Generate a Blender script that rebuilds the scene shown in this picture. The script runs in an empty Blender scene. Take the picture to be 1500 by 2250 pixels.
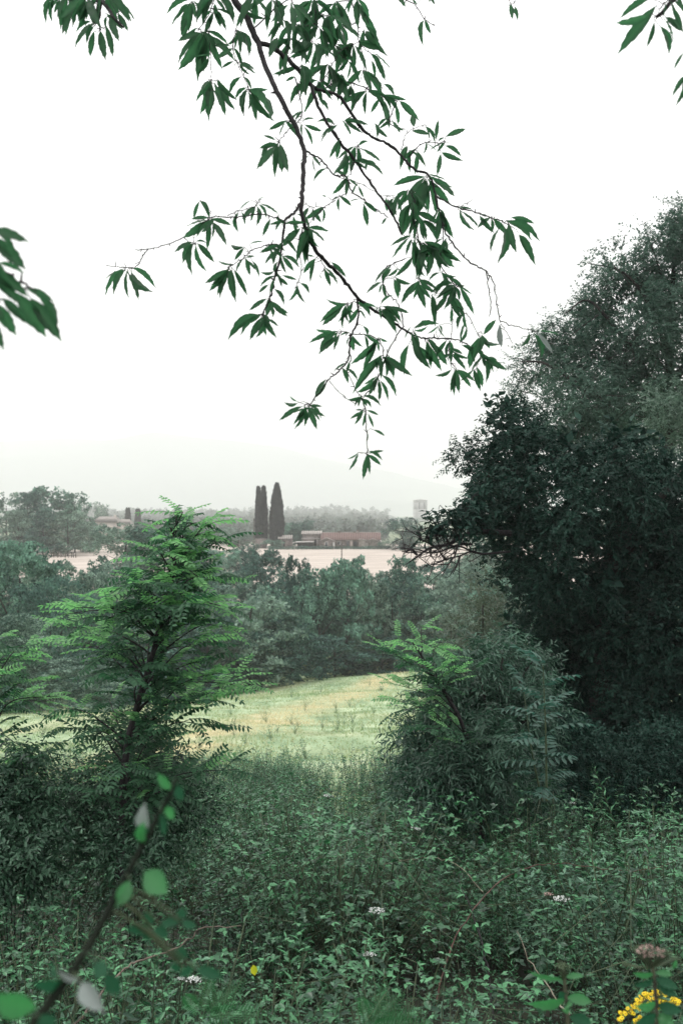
import bpy, math, random
import numpy as np
from mathutils import Matrix, Vector
PI = math.pi
scene = bpy.context.scene
col = scene.collection

# ---------------------------------------------------------------- camera
FPX = 2200.0                      # focal length in pixels of the 1500 x 2250 photograph
cam_data = bpy.data.cameras.new('camera')
cam_data.sensor_fit = 'VERTICAL'
cam_data.sensor_height = 36.0
cam_data.lens = 36.0 * FPX / 2250.0
cam_data.clip_start = 0.05
cam_data.clip_end = 20000.0
cam_data.dof.use_dof = True
cam_data.dof.focus_distance = 7.5
cam_data.dof.aperture_fstop = 4.2
cam = bpy.data.objects.new('camera', cam_data)
cam.location = (0, 0, 0)
cam.rotation_euler = (math.radians(90), 0, 0)
col.objects.link(cam)
scene.camera = cam

# ---------------------------------------------------------------- light
SUN_EL, SUN_AZ = 52.0, -62.0       # azimuth from +Y towards +X (negative = left)
world = bpy.data.worlds.new('World')
scene.world = world
world.use_nodes = True
nt = world.node_tree
nt.nodes.clear()
N = nt.nodes.new
out = N('ShaderNodeOutputWorld')
bg = N('ShaderNodeBackground')
bg.inputs['Strength'].default_value = 0.1
sky = N('ShaderNodeTexSky')
sky.sky_type = 'NISHITA'
sky.sun_disc = False
sky.sun_elevation = math.radians(SUN_EL)
sky.sun_rotation = math.radians(SUN_AZ)
sky.air_density = 1.0
sky.dust_density = 3.0
hsv = N('ShaderNodeHueSaturation')
hsv.inputs['Saturation'].default_value = 0.0
hsv.inputs['Value'].default_value = 1.0
nt.links.new(sky.outputs['Color'], hsv.inputs['Color'])
# the overcast: radiance rises evenly from the horizon to the zenith
tc = N('ShaderNodeTexCoord')
sep = N('ShaderNodeSeparateXYZ')
nt.links.new(tc.outputs['Generated'], sep.inputs[0])
mx = N('ShaderNodeMath'); mx.operation = 'MAXIMUM'; mx.inputs[1].default_value = 0.0
nt.links.new(sep.outputs['Z'], mx.inputs[0])
ma = N('ShaderNodeMath'); ma.operation = 'MULTIPLY_ADD'
ma.inputs[1].default_value = 15.0
ma.inputs[2].default_value = 12.0
nt.links.new(mx.outputs[0], ma.inputs[0])
cc = N('ShaderNodeCombineColor')
nt.links.new(ma.outputs[0], cc.inputs[0]); nt.links.new(ma.outputs[0], cc.inputs[1]); nt.links.new(ma.outputs[0], cc.inputs[2])
mixc = N('ShaderNodeMix'); mixc.data_type = 'RGBA'
mixc.inputs[0].default_value = 0.9
nt.links.new(hsv.outputs['Color'], mixc.inputs[6])
nt.links.new(cc.outputs[0], mixc.inputs[7])
nt.links.new(mixc.outputs[2], bg.inputs['Color'])
nt.links.new(bg.outputs[0], out.inputs['Surface'])

sun_data = bpy.data.lights.new('sun', 'SUN')
sun_data.energy = 1.5
sun_data.angle = math.radians(14)
sun_data.color = (1.0, 0.97, 0.93)
sun = bpy.data.objects.new('sun', sun_data)
el, az = math.radians(SUN_EL), math.radians(SUN_AZ)
sd = Vector((math.sin(az) * math.cos(el), math.cos(az) * math.cos(el), math.sin(el)))
sun.rotation_euler = (-sd).to_track_quat('-Z', 'Y').to_euler()
sun.location = (-40, 40, 60)
col.objects.link(sun)

scene.view_settings.view_transform = 'Standard'
scene.view_settings.look = 'None'
scene.view_settings.exposure = -0.18
scene.view_settings.gamma = 1.0
scene.view_settings.use_curve_mapping = False
scene.render.engine = 'CYCLES'
cy = scene.cycles
cy.max_bounces = 6
cy.diffuse_bounces = 3
cy.glossy_bounces = 2
cy.transmission_bounces = 3
cy.volume_bounces = 2
cy.transparent_max_bounces = 4
cy.caustics_reflective = False
cy.caustics_refractive = False
cy.use_denoising = True
cy.sample_clamp_indirect = 6.0

# ---------------------------------------------------------------- helpers
def P(px, py, d):
    """a point of the place at distance d along the view, seen at photograph pixel (px, py)"""
    return np.array([(px - 750.0) / FPX * d, d, -(py - 1125.0) / FPX * d])

def Pn(px, py, d):
    px = np.asarray(px, float); py = np.asarray(py, float); d = np.asarray(d, float)
    return np.stack([(px - 750.0) / FPX * d, d + 0 * px, -(py - 1125.0) / FPX * d], -1)

def tag(o, label=None, cat=None, group=None, kind=None):
    if label: o['label'] = label
    if cat: o['category'] = cat
    if group: o['group'] = group
    if kind: o['kind'] = kind
    return o

def empty(name, loc):
    o = bpy.data.objects.new(name, None)
    o.empty_display_size = 0.2
    o.location = Vector([float(v) for v in loc])
    col.objects.link(o)
    return o

def adopt(o, parent):
    """child built in world coordinates goes under its parent without moving"""
    L = Vector((0, 0, 0))
    p = parent
    if p is not None:
        L = WORLD_LOC.get(p.name, p.location.copy())
    o.parent = parent
    o.location = o.location - L
    WORLD_LOC[o.name] = o.location + L
    return o
WORLD_LOC = {}

def mesh_np(batches, name='mesh', smooth=False):
    """batches: list of (verts (n,3), faces (m,k), tint per vert or None, material index)"""
    vs, ls, lt, mi, ti = [], [], [], [], []
    off = 0
    for b in batches:
        v, f = b[0], b[1]
        t = b[2] if len(b) > 2 else None
        m = b[3] if len(b) > 3 else 0
        v = np.asarray(v, np.float32).reshape(-1, 3); f = np.asarray(f, np.int64)
        vs.append(v); ls.append((f + off).ravel()); lt.append(np.full(len(f), f.shape[1], np.int32))
        mi.append(np.full(len(f), m, np.int32))
        ti.append(np.zeros(len(v), np.float32) + 0.5 if t is None else np.asarray(t, np.float32))
        off += len(v)
    V = np.concatenate(vs); Lp = np.concatenate(ls).astype(np.int32); LT = np.concatenate(lt); MI = np.concatenate(mi); T = np.concatenate(ti)
    me = bpy.data.meshes.new(name)
    me.vertices.add(len(V)); me.vertices.foreach_set('co', V.ravel())
    me.loops.add(len(Lp)); me.loops.foreach_set('vertex_index', Lp)
    me.polygons.add(len(LT))
    st = np.zeros(len(LT), np.int32); st[1:] = np.cumsum(LT)[:-1]
    me.polygons.foreach_set('loop_start', st)
    me.polygons.foreach_set('loop_total', LT)
    me.polygons.foreach_set('material_index', MI)
    if smooth:
        me.polygons.foreach_set('use_smooth', np.ones(len(LT), bool))
    a = me.attributes.new('tint', 'FLOAT', 'POINT')
    a.data.foreach_set('value', T)
    me.update(calc_edges=True)
    return me

def link_mesh(name, me, mats, parent=None, loc=None):
    if me.materials:
        pass
    else:
        for m in (mats if isinstance(mats, (list, tuple)) else [mats]):
            me.materials.append(m)
    o = bpy.data.objects.new(name, me)
    if loc is not None: o.location = loc
    col.objects.link(o)
    if parent is not None: adopt(o, parent)
    return o

def build(name, batches, mats, parent=None, smooth=False):
    return link_mesh(name, mesh_np(batches, name, smooth), mats, parent)

def nrm(a):
    return a / (np.linalg.norm(a, axis=-1, keepdims=True) + 1e-9)

# leaf templates: X across, Y along (0..1), Z up; unit length, unit width
def T_diamond():
    v = np.array([[0, 0, 0], [.5, .42, .10], [0, 1, -.06], [-.5, .42, .10]])
    return v, np.array([[0, 1, 2], [0, 2, 3]])
def T_oval():
    v = np.array([[0, 0, 0], [.36, .22, .06], [.42, .62, .02], [0, 1, -.12], [-.42, .62, .02], [-.36, .22, .06]])
    return v, np.array([[0, 1, 2, 3], [0, 3, 4, 5]])
def T_card():
    v = np.array([[-.4, 0, 0], [.5, .1, .15], [.35, 1, -.1], [-.5, .85, .1]])
    return v, np.array([[0, 1, 2, 3]])
DIA, OVAL, CARD = T_diamond(), T_oval(), T_card()

def place(tpl, pos, dirv, nor, length, width, tint=None):
    """put a leaf template at every pos; returns a batch"""
    tv, tf = tpl
    n = len(pos)
    y = nrm(dirv); x = nrm(np.cross(y, nor)); z = np.cross(x, y)
    L = np.broadcast_to(np.asarray(length, float), (n,))[:, None, None]
    W = np.broadcast_to(np.asarray(width, float), (n,))[:, None, None]
    V = pos[:, None, :] + tv[None, :, 0:1] * x[:, None, :] * W + tv[None, :, 1:2] * y[:, None, :] * L + tv[None, :, 2:3] * z[:, None, :] * L
    k = len(tv)
    F = (tf[None] + (np.arange(n) * k)[:, None, None]).reshape(-1, tf.shape[1])
    t = None if tint is None else np.repeat(tint, k)
    return (V.reshape(-1, 3), F, t)

def with_mat(b, m):
    return (b[0], b[1], b[2] if len(b) > 2 else None, m)

def tube(pts, rad, sides=6, tint=0.5):
    """tapered tube along a polyline"""
    pts = np.asarray(pts, float); n = len(pts)
    rad = np.broadcast_to(np.asarray(rad, float), (n,))
    tan = np.gradient(pts, axis=0); tan = nrm(tan)
    ref = np.array([0.31, 0.22, 0.92]) if abs(tan[0][2]) < 0.9 else np.array([0.9, 0.3, 0.1])
    a = nrm(np.cross(tan, ref)); b = np.cross(tan, a)
    ang = np.arange(sides) * 2 * PI / sides
    V = pts[:, None, :] + rad[:, None, None] * (a[:, None, :] * np.cos(ang)[None, :, None] + b[:, None, :] * np.sin(ang)[None, :, None])
    i = np.arange(n - 1)[:, None] * sides; j = np.arange(sides)[None, :]; j2 = (j + 1) % sides
    F = np.stack([i + j, i + j2, i + sides + j2, i + sides + j], -1).reshape(-1, 4)
    return (V.reshape(-1, 3), F, np.full(n * sides, tint))

def smooth_line(pts, k=6, wob=0.0, rng=None):
    """Catmull-Rom through pts"""
    p = np.asarray(pts, float)
    if len(p) < 3:
        t = np.linspace(0, 1, k + 1)[:, None]
        q = p[0] * (1 - t) + p[-1] * t
    else:
        e = np.vstack([2 * p[0] - p[1], p, 2 * p[-1] - p[-2]])
        q = []
        for i in range(1, len(e) - 2):
            for s in range(k):
                t = s / k
                q.append(0.5 * ((2 * e[i]) + (-e[i-1] + e[i+1]) * t + (2*e[i-1] - 5*e[i] + 4*e[i+1] - e[i+2]) * t*t + (-e[i-1] + 3*e[i] - 3*e[i+1] + e[i+2]) * t**3))
        q.append(p[-1]); q = np.array(q)
    if wob and rng is not None:
        q[1:-1, :3] += rng.normal(0, wob, (len(q) - 2, 3))
    return q

def box(x0, x1, y0, y1, z0, z1, tint=0.5):
    v = np.array([[x, y, z] for z in (z0, z1) for y in (y0, y1) for x in (x0, x1)], float)
    f = np.array([[0, 1, 5, 4], [1, 3, 7, 5], [3, 2, 6, 7], [2, 0, 4, 6], [4, 5, 7, 6], [0, 2, 3, 1]])
    return (v, f, np.full(8, tint))

def vnoise(x, y, s=1.0, seed=0):
    """cheap smooth value noise for numpy arrays"""
    x = np.asarray(x, float) / s + seed * 17.13; y = np.asarray(y, float) / s + seed * 7.7
    xi = np.floor(x); yi = np.floor(y); fx = x - xi; fy = y - yi
    fx = fx * fx * (3 - 2 * fx); fy = fy * fy * (3 - 2 * fy)
    def h(a, b):
        v = np.sin(a * 127.1 + b * 311.7 + seed * 3.3) * 43758.5453
        return v - np.floor(v)
    return (h(xi, yi) * (1 - fx) + h(xi + 1, yi) * fx) * (1 - fy) + (h(xi, yi + 1) * (1 - fx) + h(xi + 1, yi + 1) * fx) * fy

# ---------------------------------------------------------------- materials
MATS = {}
def new_mat(name):
    m = bpy.data.materials.new(name); m.use_nodes = True
    MATS[name] = m
    t = m.node_tree; t.nodes.clear()
    o = t.nodes.new('ShaderNodeOutputMaterial')
    return m, t, o

def leaf_mat(name, c0, c1, rough=0.45, trans=0.35, spec=0.5, tcol=None, noise=0.0):
    m, t, o = new_mat(name)
    at = t.nodes.new('ShaderNodeAttribute'); at.attribute_name = 'tint'
    mix = t.nodes.new('ShaderNodeMix'); mix.data_type = 'RGBA'
    mix.inputs[6].default_value = (*c0, 1); mix.inputs[7].default_value = (*c1, 1)
    src = at.outputs['Fac']
    if noise:
        g = t.nodes.new('ShaderNodeNewGeometry')
        nz = t.nodes.new('ShaderNodeTexNoise'); nz.inputs['Scale'].default_value = noise; nz.inputs['Detail'].default_value = 2
        t.links.new(g.outputs['Position'], nz.inputs['Vector'])
        ad = t.nodes.new('ShaderNodeMath'); ad.operation = 'MULTIPLY_ADD'; ad.inputs[1].default_value = 1.6; ad.inputs[2].default_value = -0.8
        t.links.new(nz.outputs['Fac'], ad.inputs[0])
        a2 = t.nodes.new('ShaderNodeMath'); a2.operation = 'ADD'; a2.use_clamp = True
        t.links.new(ad.outputs[0], a2.inputs[0]); t.links.new(src, a2.inputs[1]); src = a2.outputs[0]
    t.links.new(src, mix.inputs[0])
    p = t.nodes.new('ShaderNodeBsdfPrincipled')
    p.inputs['Roughness'].default_value = rough
    p.inputs['Specular IOR Level'].default_value = spec
    t.links.new(mix.outputs[2], p.inputs['Base Color'])
    tr = t.nodes.new('ShaderNodeBsdfTranslucent')
    hs = t.nodes.new('ShaderNodeHueSaturation')
    hs.inputs['Value'].default_value = 1.6; hs.inputs['Saturation'].default_value = 1.15
    t.links.new(mix.outputs[2], hs.inputs['Color']); t.links.new(hs.outputs[0], tr.inputs['Color'])
    ms = t.nodes.new('ShaderNodeMixShader'); ms.inputs[0].default_value = trans
    t.links.new(p.outputs[0], ms.inputs[1]); t.links.new(tr.outputs[0], ms.inputs[2])
    t.links.new(ms.outputs[0], o.inputs['Surface'])
    return m

def plain_mat(name, c0, c1, scale=6.0, rough=0.8, bump=0.3, detail=6, spec=0.3, vec=(1, 1, 1), metal=0.0, contrast=(0.35, 0.65)):
    m, t, o = new_mat(name)
    tcn = t.nodes.new('ShaderNodeTexCoord'); mp = t.nodes.new('ShaderNodeMapping')
    mp.inputs['Scale'].default_value = vec
    t.links.new(tcn.outputs['Object'], mp.inputs[0])
    nz = t.nodes.new('ShaderNodeTexNoise'); nz.inputs['Scale'].default_value = scale; nz.inputs['Detail'].default_value = detail
    t.links.new(mp.outputs[0], nz.inputs['Vector'])
    rp = t.nodes.new('ShaderNodeValToRGB')
    rp.color_ramp.elements[0].position = contrast[0]; rp.color_ramp.elements[1].position = contrast[1]
    rp.color_ramp.elements[0].color = (*c0, 1); rp.color_ramp.elements[1].color = (*c1, 1)
    t.links.new(nz.outputs['Fac'], rp.inputs[0])
    p = t.nodes.new('ShaderNodeBsdfPrincipled'); p.inputs['Roughness'].default_value = rough
    p.inputs['Specular IOR Level'].default_value = spec; p.inputs['Metallic'].default_value = metal
    t.links.new(rp.outputs[0], p.inputs['Base Color'])
    if bump:
        bp = t.nodes.new('ShaderNodeBump'); bp.inputs['Strength'].default_value = bump; bp.inputs['Distance'].default_value = 0.05
        t.links.new(nz.outputs['Fac'], bp.inputs['Height']); t.links.new(bp.outputs[0], p.inputs['Normal'])
    t.links.new(p.outputs[0], o.inputs['Surface'])
    return m

M_CHEST = leaf_mat('chestnut leaf', (.014, .042, .024), (.065, .165, .080), rough=.45, trans=.55, spec=.35)
M_CHEST2 = leaf_mat('chestnut leaf pale underside', (.22, .27, .25), (.34, .38, .36), rough=.5, trans=.2)
M_TWIG = plain_mat('dark twig bark', (.010, .009, .010), (.035, .030, .032), scale=30, rough=.8)
M_BARK = plain_mat('grey brown bark', (.014, .013, .012), (.050, .045, .042), scale=5, vec=(1, 1, .25), rough=.9, bump=.7)
M_LOC = leaf_mat('locust leaflet', (.016, .050, .028), (.060, .155, .078), rough=.55, trans=.35, spec=.25)
M_LOCY = leaf_mat('lit young locust leaflet', (.085, .23, .10), (.25, .50, .21), rough=.55, trans=.45, spec=.25)  # young growth, with sunlit tips put into the brighter colour
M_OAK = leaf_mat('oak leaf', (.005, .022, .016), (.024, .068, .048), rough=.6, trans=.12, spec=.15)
M_AIRY = leaf_mat('grey green elm leaf', (.022, .052, .038), (.110, .180, .140), rough=.6, trans=.3, spec=.2)
M_PALE = leaf_mat('pale elm leaf', (.07, .12, .09), (.14, .21, .16), rough=.5, trans=.35)
M_SHRUB = leaf_mat('glossy narrow leaf', (.008, .030, .019), (.080, .175, .115), rough=.4, trans=.2, spec=.4)
M_BELT = leaf_mat('hedgerow leaf', (.020, .060, .046), (.200, .370, .275), rough=.7, trans=.2, noise=.25, spec=.2)
M_BELT2 = leaf_mat('hedgerow leaf grey', (.040, .085, .066), (.280, .400, .315), rough=.7, trans=.2, noise=.25, spec=.2)
M_BELT3 = leaf_mat('hedgerow leaf dark', (.013, .042, .036), (.105, .215, .168), rough=.7, trans=.15, noise=.25, spec=.2)
M_CYP = leaf_mat('cypress scale foliage', (.018, .026, .026), (.034, .042, .040), rough=.8, trans=.05)
M_NET = leaf_mat('nettle leaf', (.009, .038, .019), (.125, .340, .165), rough=.34, trans=.2, noise=1.3, spec=.32)
M_BRM = leaf_mat('bramble leaf', (.008, .036, .017), (.100, .300, .135), rough=.32, trans=.18, noise=1.7, spec=.32)
M_FINE = leaf_mat('fine weed leaf', (.030, .075, .048), (.210, .380, .260), rough=.5, trans=.25, noise=1.1, spec=.25)
M_FERN = leaf_mat('fern', (.030, .13, .050), (.070, .22, .085), rough=.5, trans=.4)
M_FRESH = leaf_mat('fresh bramble leaf', (.045, .17, .065), (.075, .26, .095), rough=.5, trans=.4)
M_STEM = plain_mat('green weed stem', (.03, .055, .03), (.075, .10, .05), scale=20, rough=.6, bump=0)
M_STRAW = plain_mat('dry pale stem', (.16, .14, .10), (.34, .30, .24), scale=20, rough=.7, bump=0)
M_WHITE = plain_mat('white petals', (.55, .58, .55), (.8, .82, .8), scale=40, rough=.6, bump=0)
M_YEL = plain_mat('yellow petals', (.75, .52, .01), (.85, .70, .02), scale=40, rough=.5, bump=0)
M_ORG = plain_mat('orange flower eye', (.35, .16, .01), (.5, .25, .02), scale=40, rough=.6, bump=0)
M_PINK = plain_mat('dusty pink florets', (.30, .20, .18), (.58, .42, .38), scale=60, rough=.7, bump=0)
# ---------------------------------------------------------------- terrain
PD = np.array([-80, 0, 2, 3.5, 5, 8, 12, 16, 22, 30, 45, 70, 100, 112, 135, 150, 170, 200, 265, 330, 450, 700, 1000, 1500, 2200, 8000.])
PZ = np.array([-1.3, -1.62, -1.9, -2.75, -3.2, -3.75, -4.4, -5.05, -6.0, -7.15, -9.1, -12.7, -16.4, -16.6, -12.2, -10.2, -9.7, -9.65, -9.6, -10.5, -14, -13, -11, -12, -14, -20.])
def ground(x, y):
    x = np.asarray(x, float); y = np.asarray(y, float)
    z = np.interp(y, PD, PZ)
    amp = np.clip((y - 3) / 60, 0.05, 1.0)
    z = z + .085 * np.clip(x, -16, 16) * np.exp(-((y - 88) / 32) ** 2)
    near = (vnoise(x, y, 2.2, 3) - .5) * .22
    return z + (vnoise(x, y, 14, 1) - .5) * .7 * amp * np.where(y > 140, .35, 1) + near * np.where(y < 60, 1, 0)

def fan_sheet(d0, d1, nr, nc, half, extra, off, x0=None, x1=None, sink=0.0):
    if d0 <= 0:
        a = -d0 + 1
        ds = np.geomspace(1, d1 + a, nr) - a
        ds = np.concatenate([np.linspace(d0, 2, 20), np.geomspace(2.5, d1, nr)])
    else:
        ds = np.geomspace(d0, d1, nr)
    u = np.linspace(-1, 1, nc)
    D, U = np.meshgrid(ds, u, indexing='ij')
    if x0 is None:
        X = U * (half * np.abs(D) + extra)
    else:
        X = x0 + (U + 1) / 2 * (x1 - x0)
    Z = ground(X, D) + off
    if sink:
        Z = Z - sink * np.clip((D - 19) / 6, 0, 1)
    V = np.stack([X, D, Z], -1).reshape(-1, 3)
    r = len(ds)
    i = np.arange(r - 1)[:, None] * nc; j = np.arange(nc - 1)[None, :]
    F = np.stack([i + j, i + j + 1, i + nc + j + 1, i + nc + j], -1).reshape(-1, 4)
    return (V, F, None)

M_SOIL = plain_mat('dark leaf litter', (.010, .012, .008), (.035, .036, .024), scale=3, rough=1, bump=.6)

def meadow_mat():
    m, t, o = new_mat('meadow grass')
    g = t.nodes.new('ShaderNodeNewGeometry')
    sp = t.nodes.new('ShaderNodeSeparateXYZ'); t.links.new(g.outputs['Position'], sp.inputs[0])
    def noise(s, d, vec=(1, 1, 1), dist=0.0):
        mp = t.nodes.new('ShaderNodeMapping'); mp.inputs['Scale'].default_value = vec
        t.links.new(g.outputs['Position'], mp.inputs[0])
        n = t.nodes.new('ShaderNodeTexNoise'); n.inputs['Scale'].default_value = s; n.inputs['Detail'].default_value = d
        n.inputs['Distortion'].default_value = dist
        t.links.new(mp.outputs[0], n.inputs['Vector']); return n.outputs['Fac']
    def ramp(src, stops):
        r = t.nodes.new('ShaderNodeValToRGB')
        e = r.color_ramp.elements
        while len(e) < len(stops): e.new(0.5)
        for q, (p, c) in zip(e, stops): q.position = p; q.color = (*c, 1)
        t.links.new(src, r.inputs[0]); return r.outputs[0]
    def mix(f, a, b):
        n = t.nodes.new('ShaderNodeMix'); n.data_type = 'RGBA'
        t.links.new(f, n.inputs[0]); t.links.new(a, n.inputs[6]); t.links.new(b, n.inputs[7]); return n.outputs[2]
    def math_(op, a, b=None, c=None, clamp=False):
        n = t.nodes.new('ShaderNodeMath'); n.operation = op; n.use_clamp = clamp
        for k, s in enumerate((a, b, c)):
            if s is None: continue
            if isinstance(s, (int, float)): n.inputs[k].default_value = s
            else: t.links.new(s, n.inputs[k])
        return n.outputs[0]
    green = ramp(noise(.9, 8, (1, .5, 1)), [(.30, (.15, .22, .12)), (.5, (.28, .37, .22)), (.72, (.43, .51, .33))])
    dry = ramp(noise(1.3, 8, (1, .45, 1)), [(.3, (.30, .28, .15)), (.55, (.50, .44, .26)), (.75, (.62, .54, .36))])
    fine = noise(14, 4)
    # a dry strip running obliquely over the meadow (a mown track)
    ln = math_('MULTIPLY_ADD', sp.outputs['X'], 6.1, 0)
    yy = math_('SUBTRACT', sp.outputs['Y'], ln)
    wob = math_('MULTIPLY_ADD', noise(.12, 3), 14.0, -7.0)
    yy = math_('ADD', yy, wob)
    d1 = math_('ABSOLUTE', math_('SUBTRACT', yy, 62.0))
    b1 = math_('MULTIPLY_ADD', d1, -1 / 9.0, 1.6, clamp=True)
    d2 = math_('ABSOLUTE', math_('SUBTRACT', yy, 112.0))
    b2 = math_('MULTIPLY_ADD', d2, -1 / 9.0, 1.2, clamp=True)
    bb = math_('MAXIMUM', b1, math_('MULTIPLY', b2, .7))
    patch = math_('MULTIPLY_ADD', noise(.25, 5), 4.0, -2.0, clamp=True)
    ff = math_('MULTIPLY', bb, math_('ADD', patch, .45, clamp=True), clamp=True)
    c = mix(math_('MAXIMUM', ff, math_('MULTIPLY', patch, .35)), green, dry)
    hs = t.nodes.new('ShaderNodeHueSaturation')
    t.links.new(c, hs.inputs['Color']); t.links.new(math_('MULTIPLY_ADD', fine, 1.0, .5), hs.inputs['Value'])
    p = t.nodes.new('ShaderNodeBsdfPrincipled'); p.inputs['Roughness'].default_value = .9; p.inputs['Specular IOR Level'].default_value = .1
    t.links.new(hs.outputs[0], p.inputs['Base Color'])
    bp = t.nodes.new('ShaderNodeBump'); bp.inputs['Strength'].default_value = .6; bp.inputs['Distance'].default_value = .15
    t.links.new(noise(5, 6), bp.inputs['Height']); t.links.new(bp.outputs[0], p.inputs['Normal'])
    t.links.new(p.outputs[0], o.inputs['Surface'])
    return m
M_MEADOW = meadow_mat()
M_FIELD = plain_mat('pinkish stubble', (.34, .29, .25), (.53, .465, .41), scale=.35, detail=8, rough=1, bump=.2, vec=(.35, 2.6, 1))
M_FARGREEN = plain_mat('pasture', (.08, .12, .07), (.18, .22, .13), scale=.05, rough=1, bump=0)

tag(build('ground', [fan_sheet(-80, 8000, 160, 61, .9, 60, 0, sink=1.2)], M_SOIL, smooth=True), kind='structure')
tag(build('meadow', [fan_sheet(17, 119, 110, 61, .9, 20, .03)], M_MEADOW, smooth=True), kind='structure')
tag(build('stubble_field', [fan_sheet(136, 331, 30, 41, .9, 30, .04)], M_FIELD, smooth=True), kind='structure')
tag(build('slope', [fan_sheet(118.5, 136.5, 8, 31, .9, 30, .02)], M_FARGREEN, smooth=True), kind='structure')
tag(build('pasture', [fan_sheet(330.9, 7800, 40, 41, .9, 60, .05)], M_FARGREEN, smooth=True), kind='structure')

# ---------------------------------------------------------------- hills
def hill(name, d0, d1, crest, x0, x1, mat, amp, seed, nx=140, ny=40, lump=0.0, ls=8):
    """crest: list of (x px at the crest distance, y px of skyline)"""
    xs = np.linspace(x0, x1, nx); ds = np.linspace(d0, d1, ny)
    D, X = np.meshgrid(ds, xs, indexing='ij')
    cpx = [c[0] for c in crest]; cpy = [c[1] for c in crest]
    dc = d0 + (d1 - d0) * .8
    ch = -(np.interp(X / dc * FPX + 750, cpx, cpy) - 1125) / FPX * dc
    base = np.interp(d0, PD, PZ)
    s = np.clip((D - d0) / (dc - d0), 0, 1); s = s * s * (3 - 2 * s)
    back = np.clip((D - dc) / (d1 - dc), 0, 1)
    Z = base - 4 + (ch - base + 4) * s * (1 - .25 * back * back)
    Z += (vnoise(X, D, amp * 6, seed) - .5) * amp + (vnoise(X, D, amp * 2, seed + 1) - .5) * amp * .4
    Z = np.where(s > 0, Z, base - 4)
    V = np.stack([X, D, Z], -1).reshape(-1, 3)
    i = np.arange(ny - 1)[:, None] * nx; j = np.arange(nx - 1)[None, :]
    F = np.stack([i + j, i + j + 1, i + nx + j + 1, i + nx + j], -1).reshape(-1, 4)
    return tag(build(name, [(V, F, None)], mat, smooth=True), kind='structure'), (xs, ds, Z)
M_WOODHILL = plain_mat('distant wood', (.03, .05, .04), (.09, .12, .09), scale=.02, rough=1, bump=0)
hill('mountain', 4800, 7600, [(-1500, 1010), (-300, 985), (100, 975), (350, 955), (600, 975), (800, 1030), (1000, 1080), (1300, 1110), (2600, 1100)], -7000, 7000, M_WOODHILL, 130, 5)
WH = hill('wooded_hill', 1050, 2500, [(-1500, 1110), (0, 1118), (300, 1128), (560, 1130), (700, 1124), (840, 1132), (900, 1158), (1100, 1165), (1300, 1140), (2600, 1100)], -2200, 2200, M_WOODHILL, 18, 9)[1]
# ---------------------------------------------------------------- tree crowns
def sph(rng, n, up=0.0):
    v = rng.normal(size=(n, 3)); v[:, 2] += up
    return nrm(v)

def crown_cloud(seed, n, leaf, zlo=.02, nlobe=34, shape='round', sub=9, fl=.5):
    """leaf cloud in unit tree space (height 1, radius .5)"""
    rng = np.random.default_rng(seed)
    C, R = [], []
    while len(C) < nlobe:
        z = rng.uniform(zlo + .05, .93)
        if shape == 'round':
            prof = .40 * math.sqrt(max(0.02, 1 - ((z - .52) / .50) ** 2)) + .03
        elif shape == 'dome':
            prof = .42 * math.sqrt(max(0.02, 1 - max(0, (z - .35) / .62) ** 2))
        else:
            prof = .34 * (1 - z) ** .5 + .10
        a = rng.uniform(0, 2 * PI); rr = prof * math.sqrt(rng.uniform(.15, 1))
        r = rng.uniform(.09, .17) * (1.1 - .3 * z)
        C.append([rr * math.cos(a), rr * math.sin(a), min(z, 1 - r * .7)]); R.append(r)
    C = np.array(C); R = np.array(R)
    # sub-lobes on the lobes
    k = rng.integers(0, nlobe, nlobe * sub)
    d = sph(rng, len(k), .5)
    flat = np.array([1, 1, fl])
    SC = C[k] + d * flat * R[k][:, None] * rng.uniform(.5, 1.15, (len(k), 1)); SR = R[k] * rng.uniform(.22, .5, len(k)); SD = d
    ST = rng.uniform(0, 1, len(k))
    w = SR ** 2; w /= w.sum()
    q = rng.choice(len(SC), n, p=w)
    dd = sph(rng, n, .35)
    dd = nrm(dd + .5 * SD[q])
    pos = SC[q] + dd * flat * SR[q][:, None] * (1 - .5 * rng.uniform(0, 1, (n, 1)) ** 2)
    pos[:, 2] = np.maximum(pos[:, 2], zlo * .3)
    nor = nrm(dd + .55 * rng.normal(size=(n, 3)))
    dr = nrm(np.cross(nor, rng.normal(size=(n, 3))))
    tint = np.clip(.10 + .60 * ST[q] + rng.normal(0, .20, n), 0, 1)
    s = leaf * rng.uniform(.6, 1.4, n)
    return place(DIA, pos, dr, nor, s, s * .75, tint)

def cypress_cloud(seed, n):
    rng = np.random.default_rng(seed)
    z = rng.uniform(.02, 1, n) ** 1.15
    prof = np.where(z < .25, .38 + .12 * z / .25, .5 * np.clip(1 - ((z - .25) / .76) ** 1.9, 0, 1) ** .8)
    a = rng.uniform(0, 2 * PI, n)
    bump = 1 + .20 * np.sin(a * 5 + z * 9 + seed) * np.sin(z * 31 + a * 2) + rng.normal(0, .07, n)
    r = prof * bump * (1 - .25 * rng.uniform(0, 1, n) ** 2)
    pos = np.stack([r * np.cos(a), r * np.sin(a), z * .985], -1)
    pos[:, 2] += .012 * np.sin(a * 3 + seed)
    rad = np.stack([np.cos(a), np.sin(a), .3 + 0 * a], -1)
    nor = nrm(rad + .35 * rng.normal(size=(n, 3)))
    dr = nrm(np.array([0, 0, 1.0]) + .25 * rad + .15 * rng.normal(size=(n, 3)))
    tint = np.clip(.5 + .35 * np.sin(a * 5 + z * 9 + seed) + rng.normal(0, .2, n), 0, 1)
    return pos, dr, nor, tint

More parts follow.
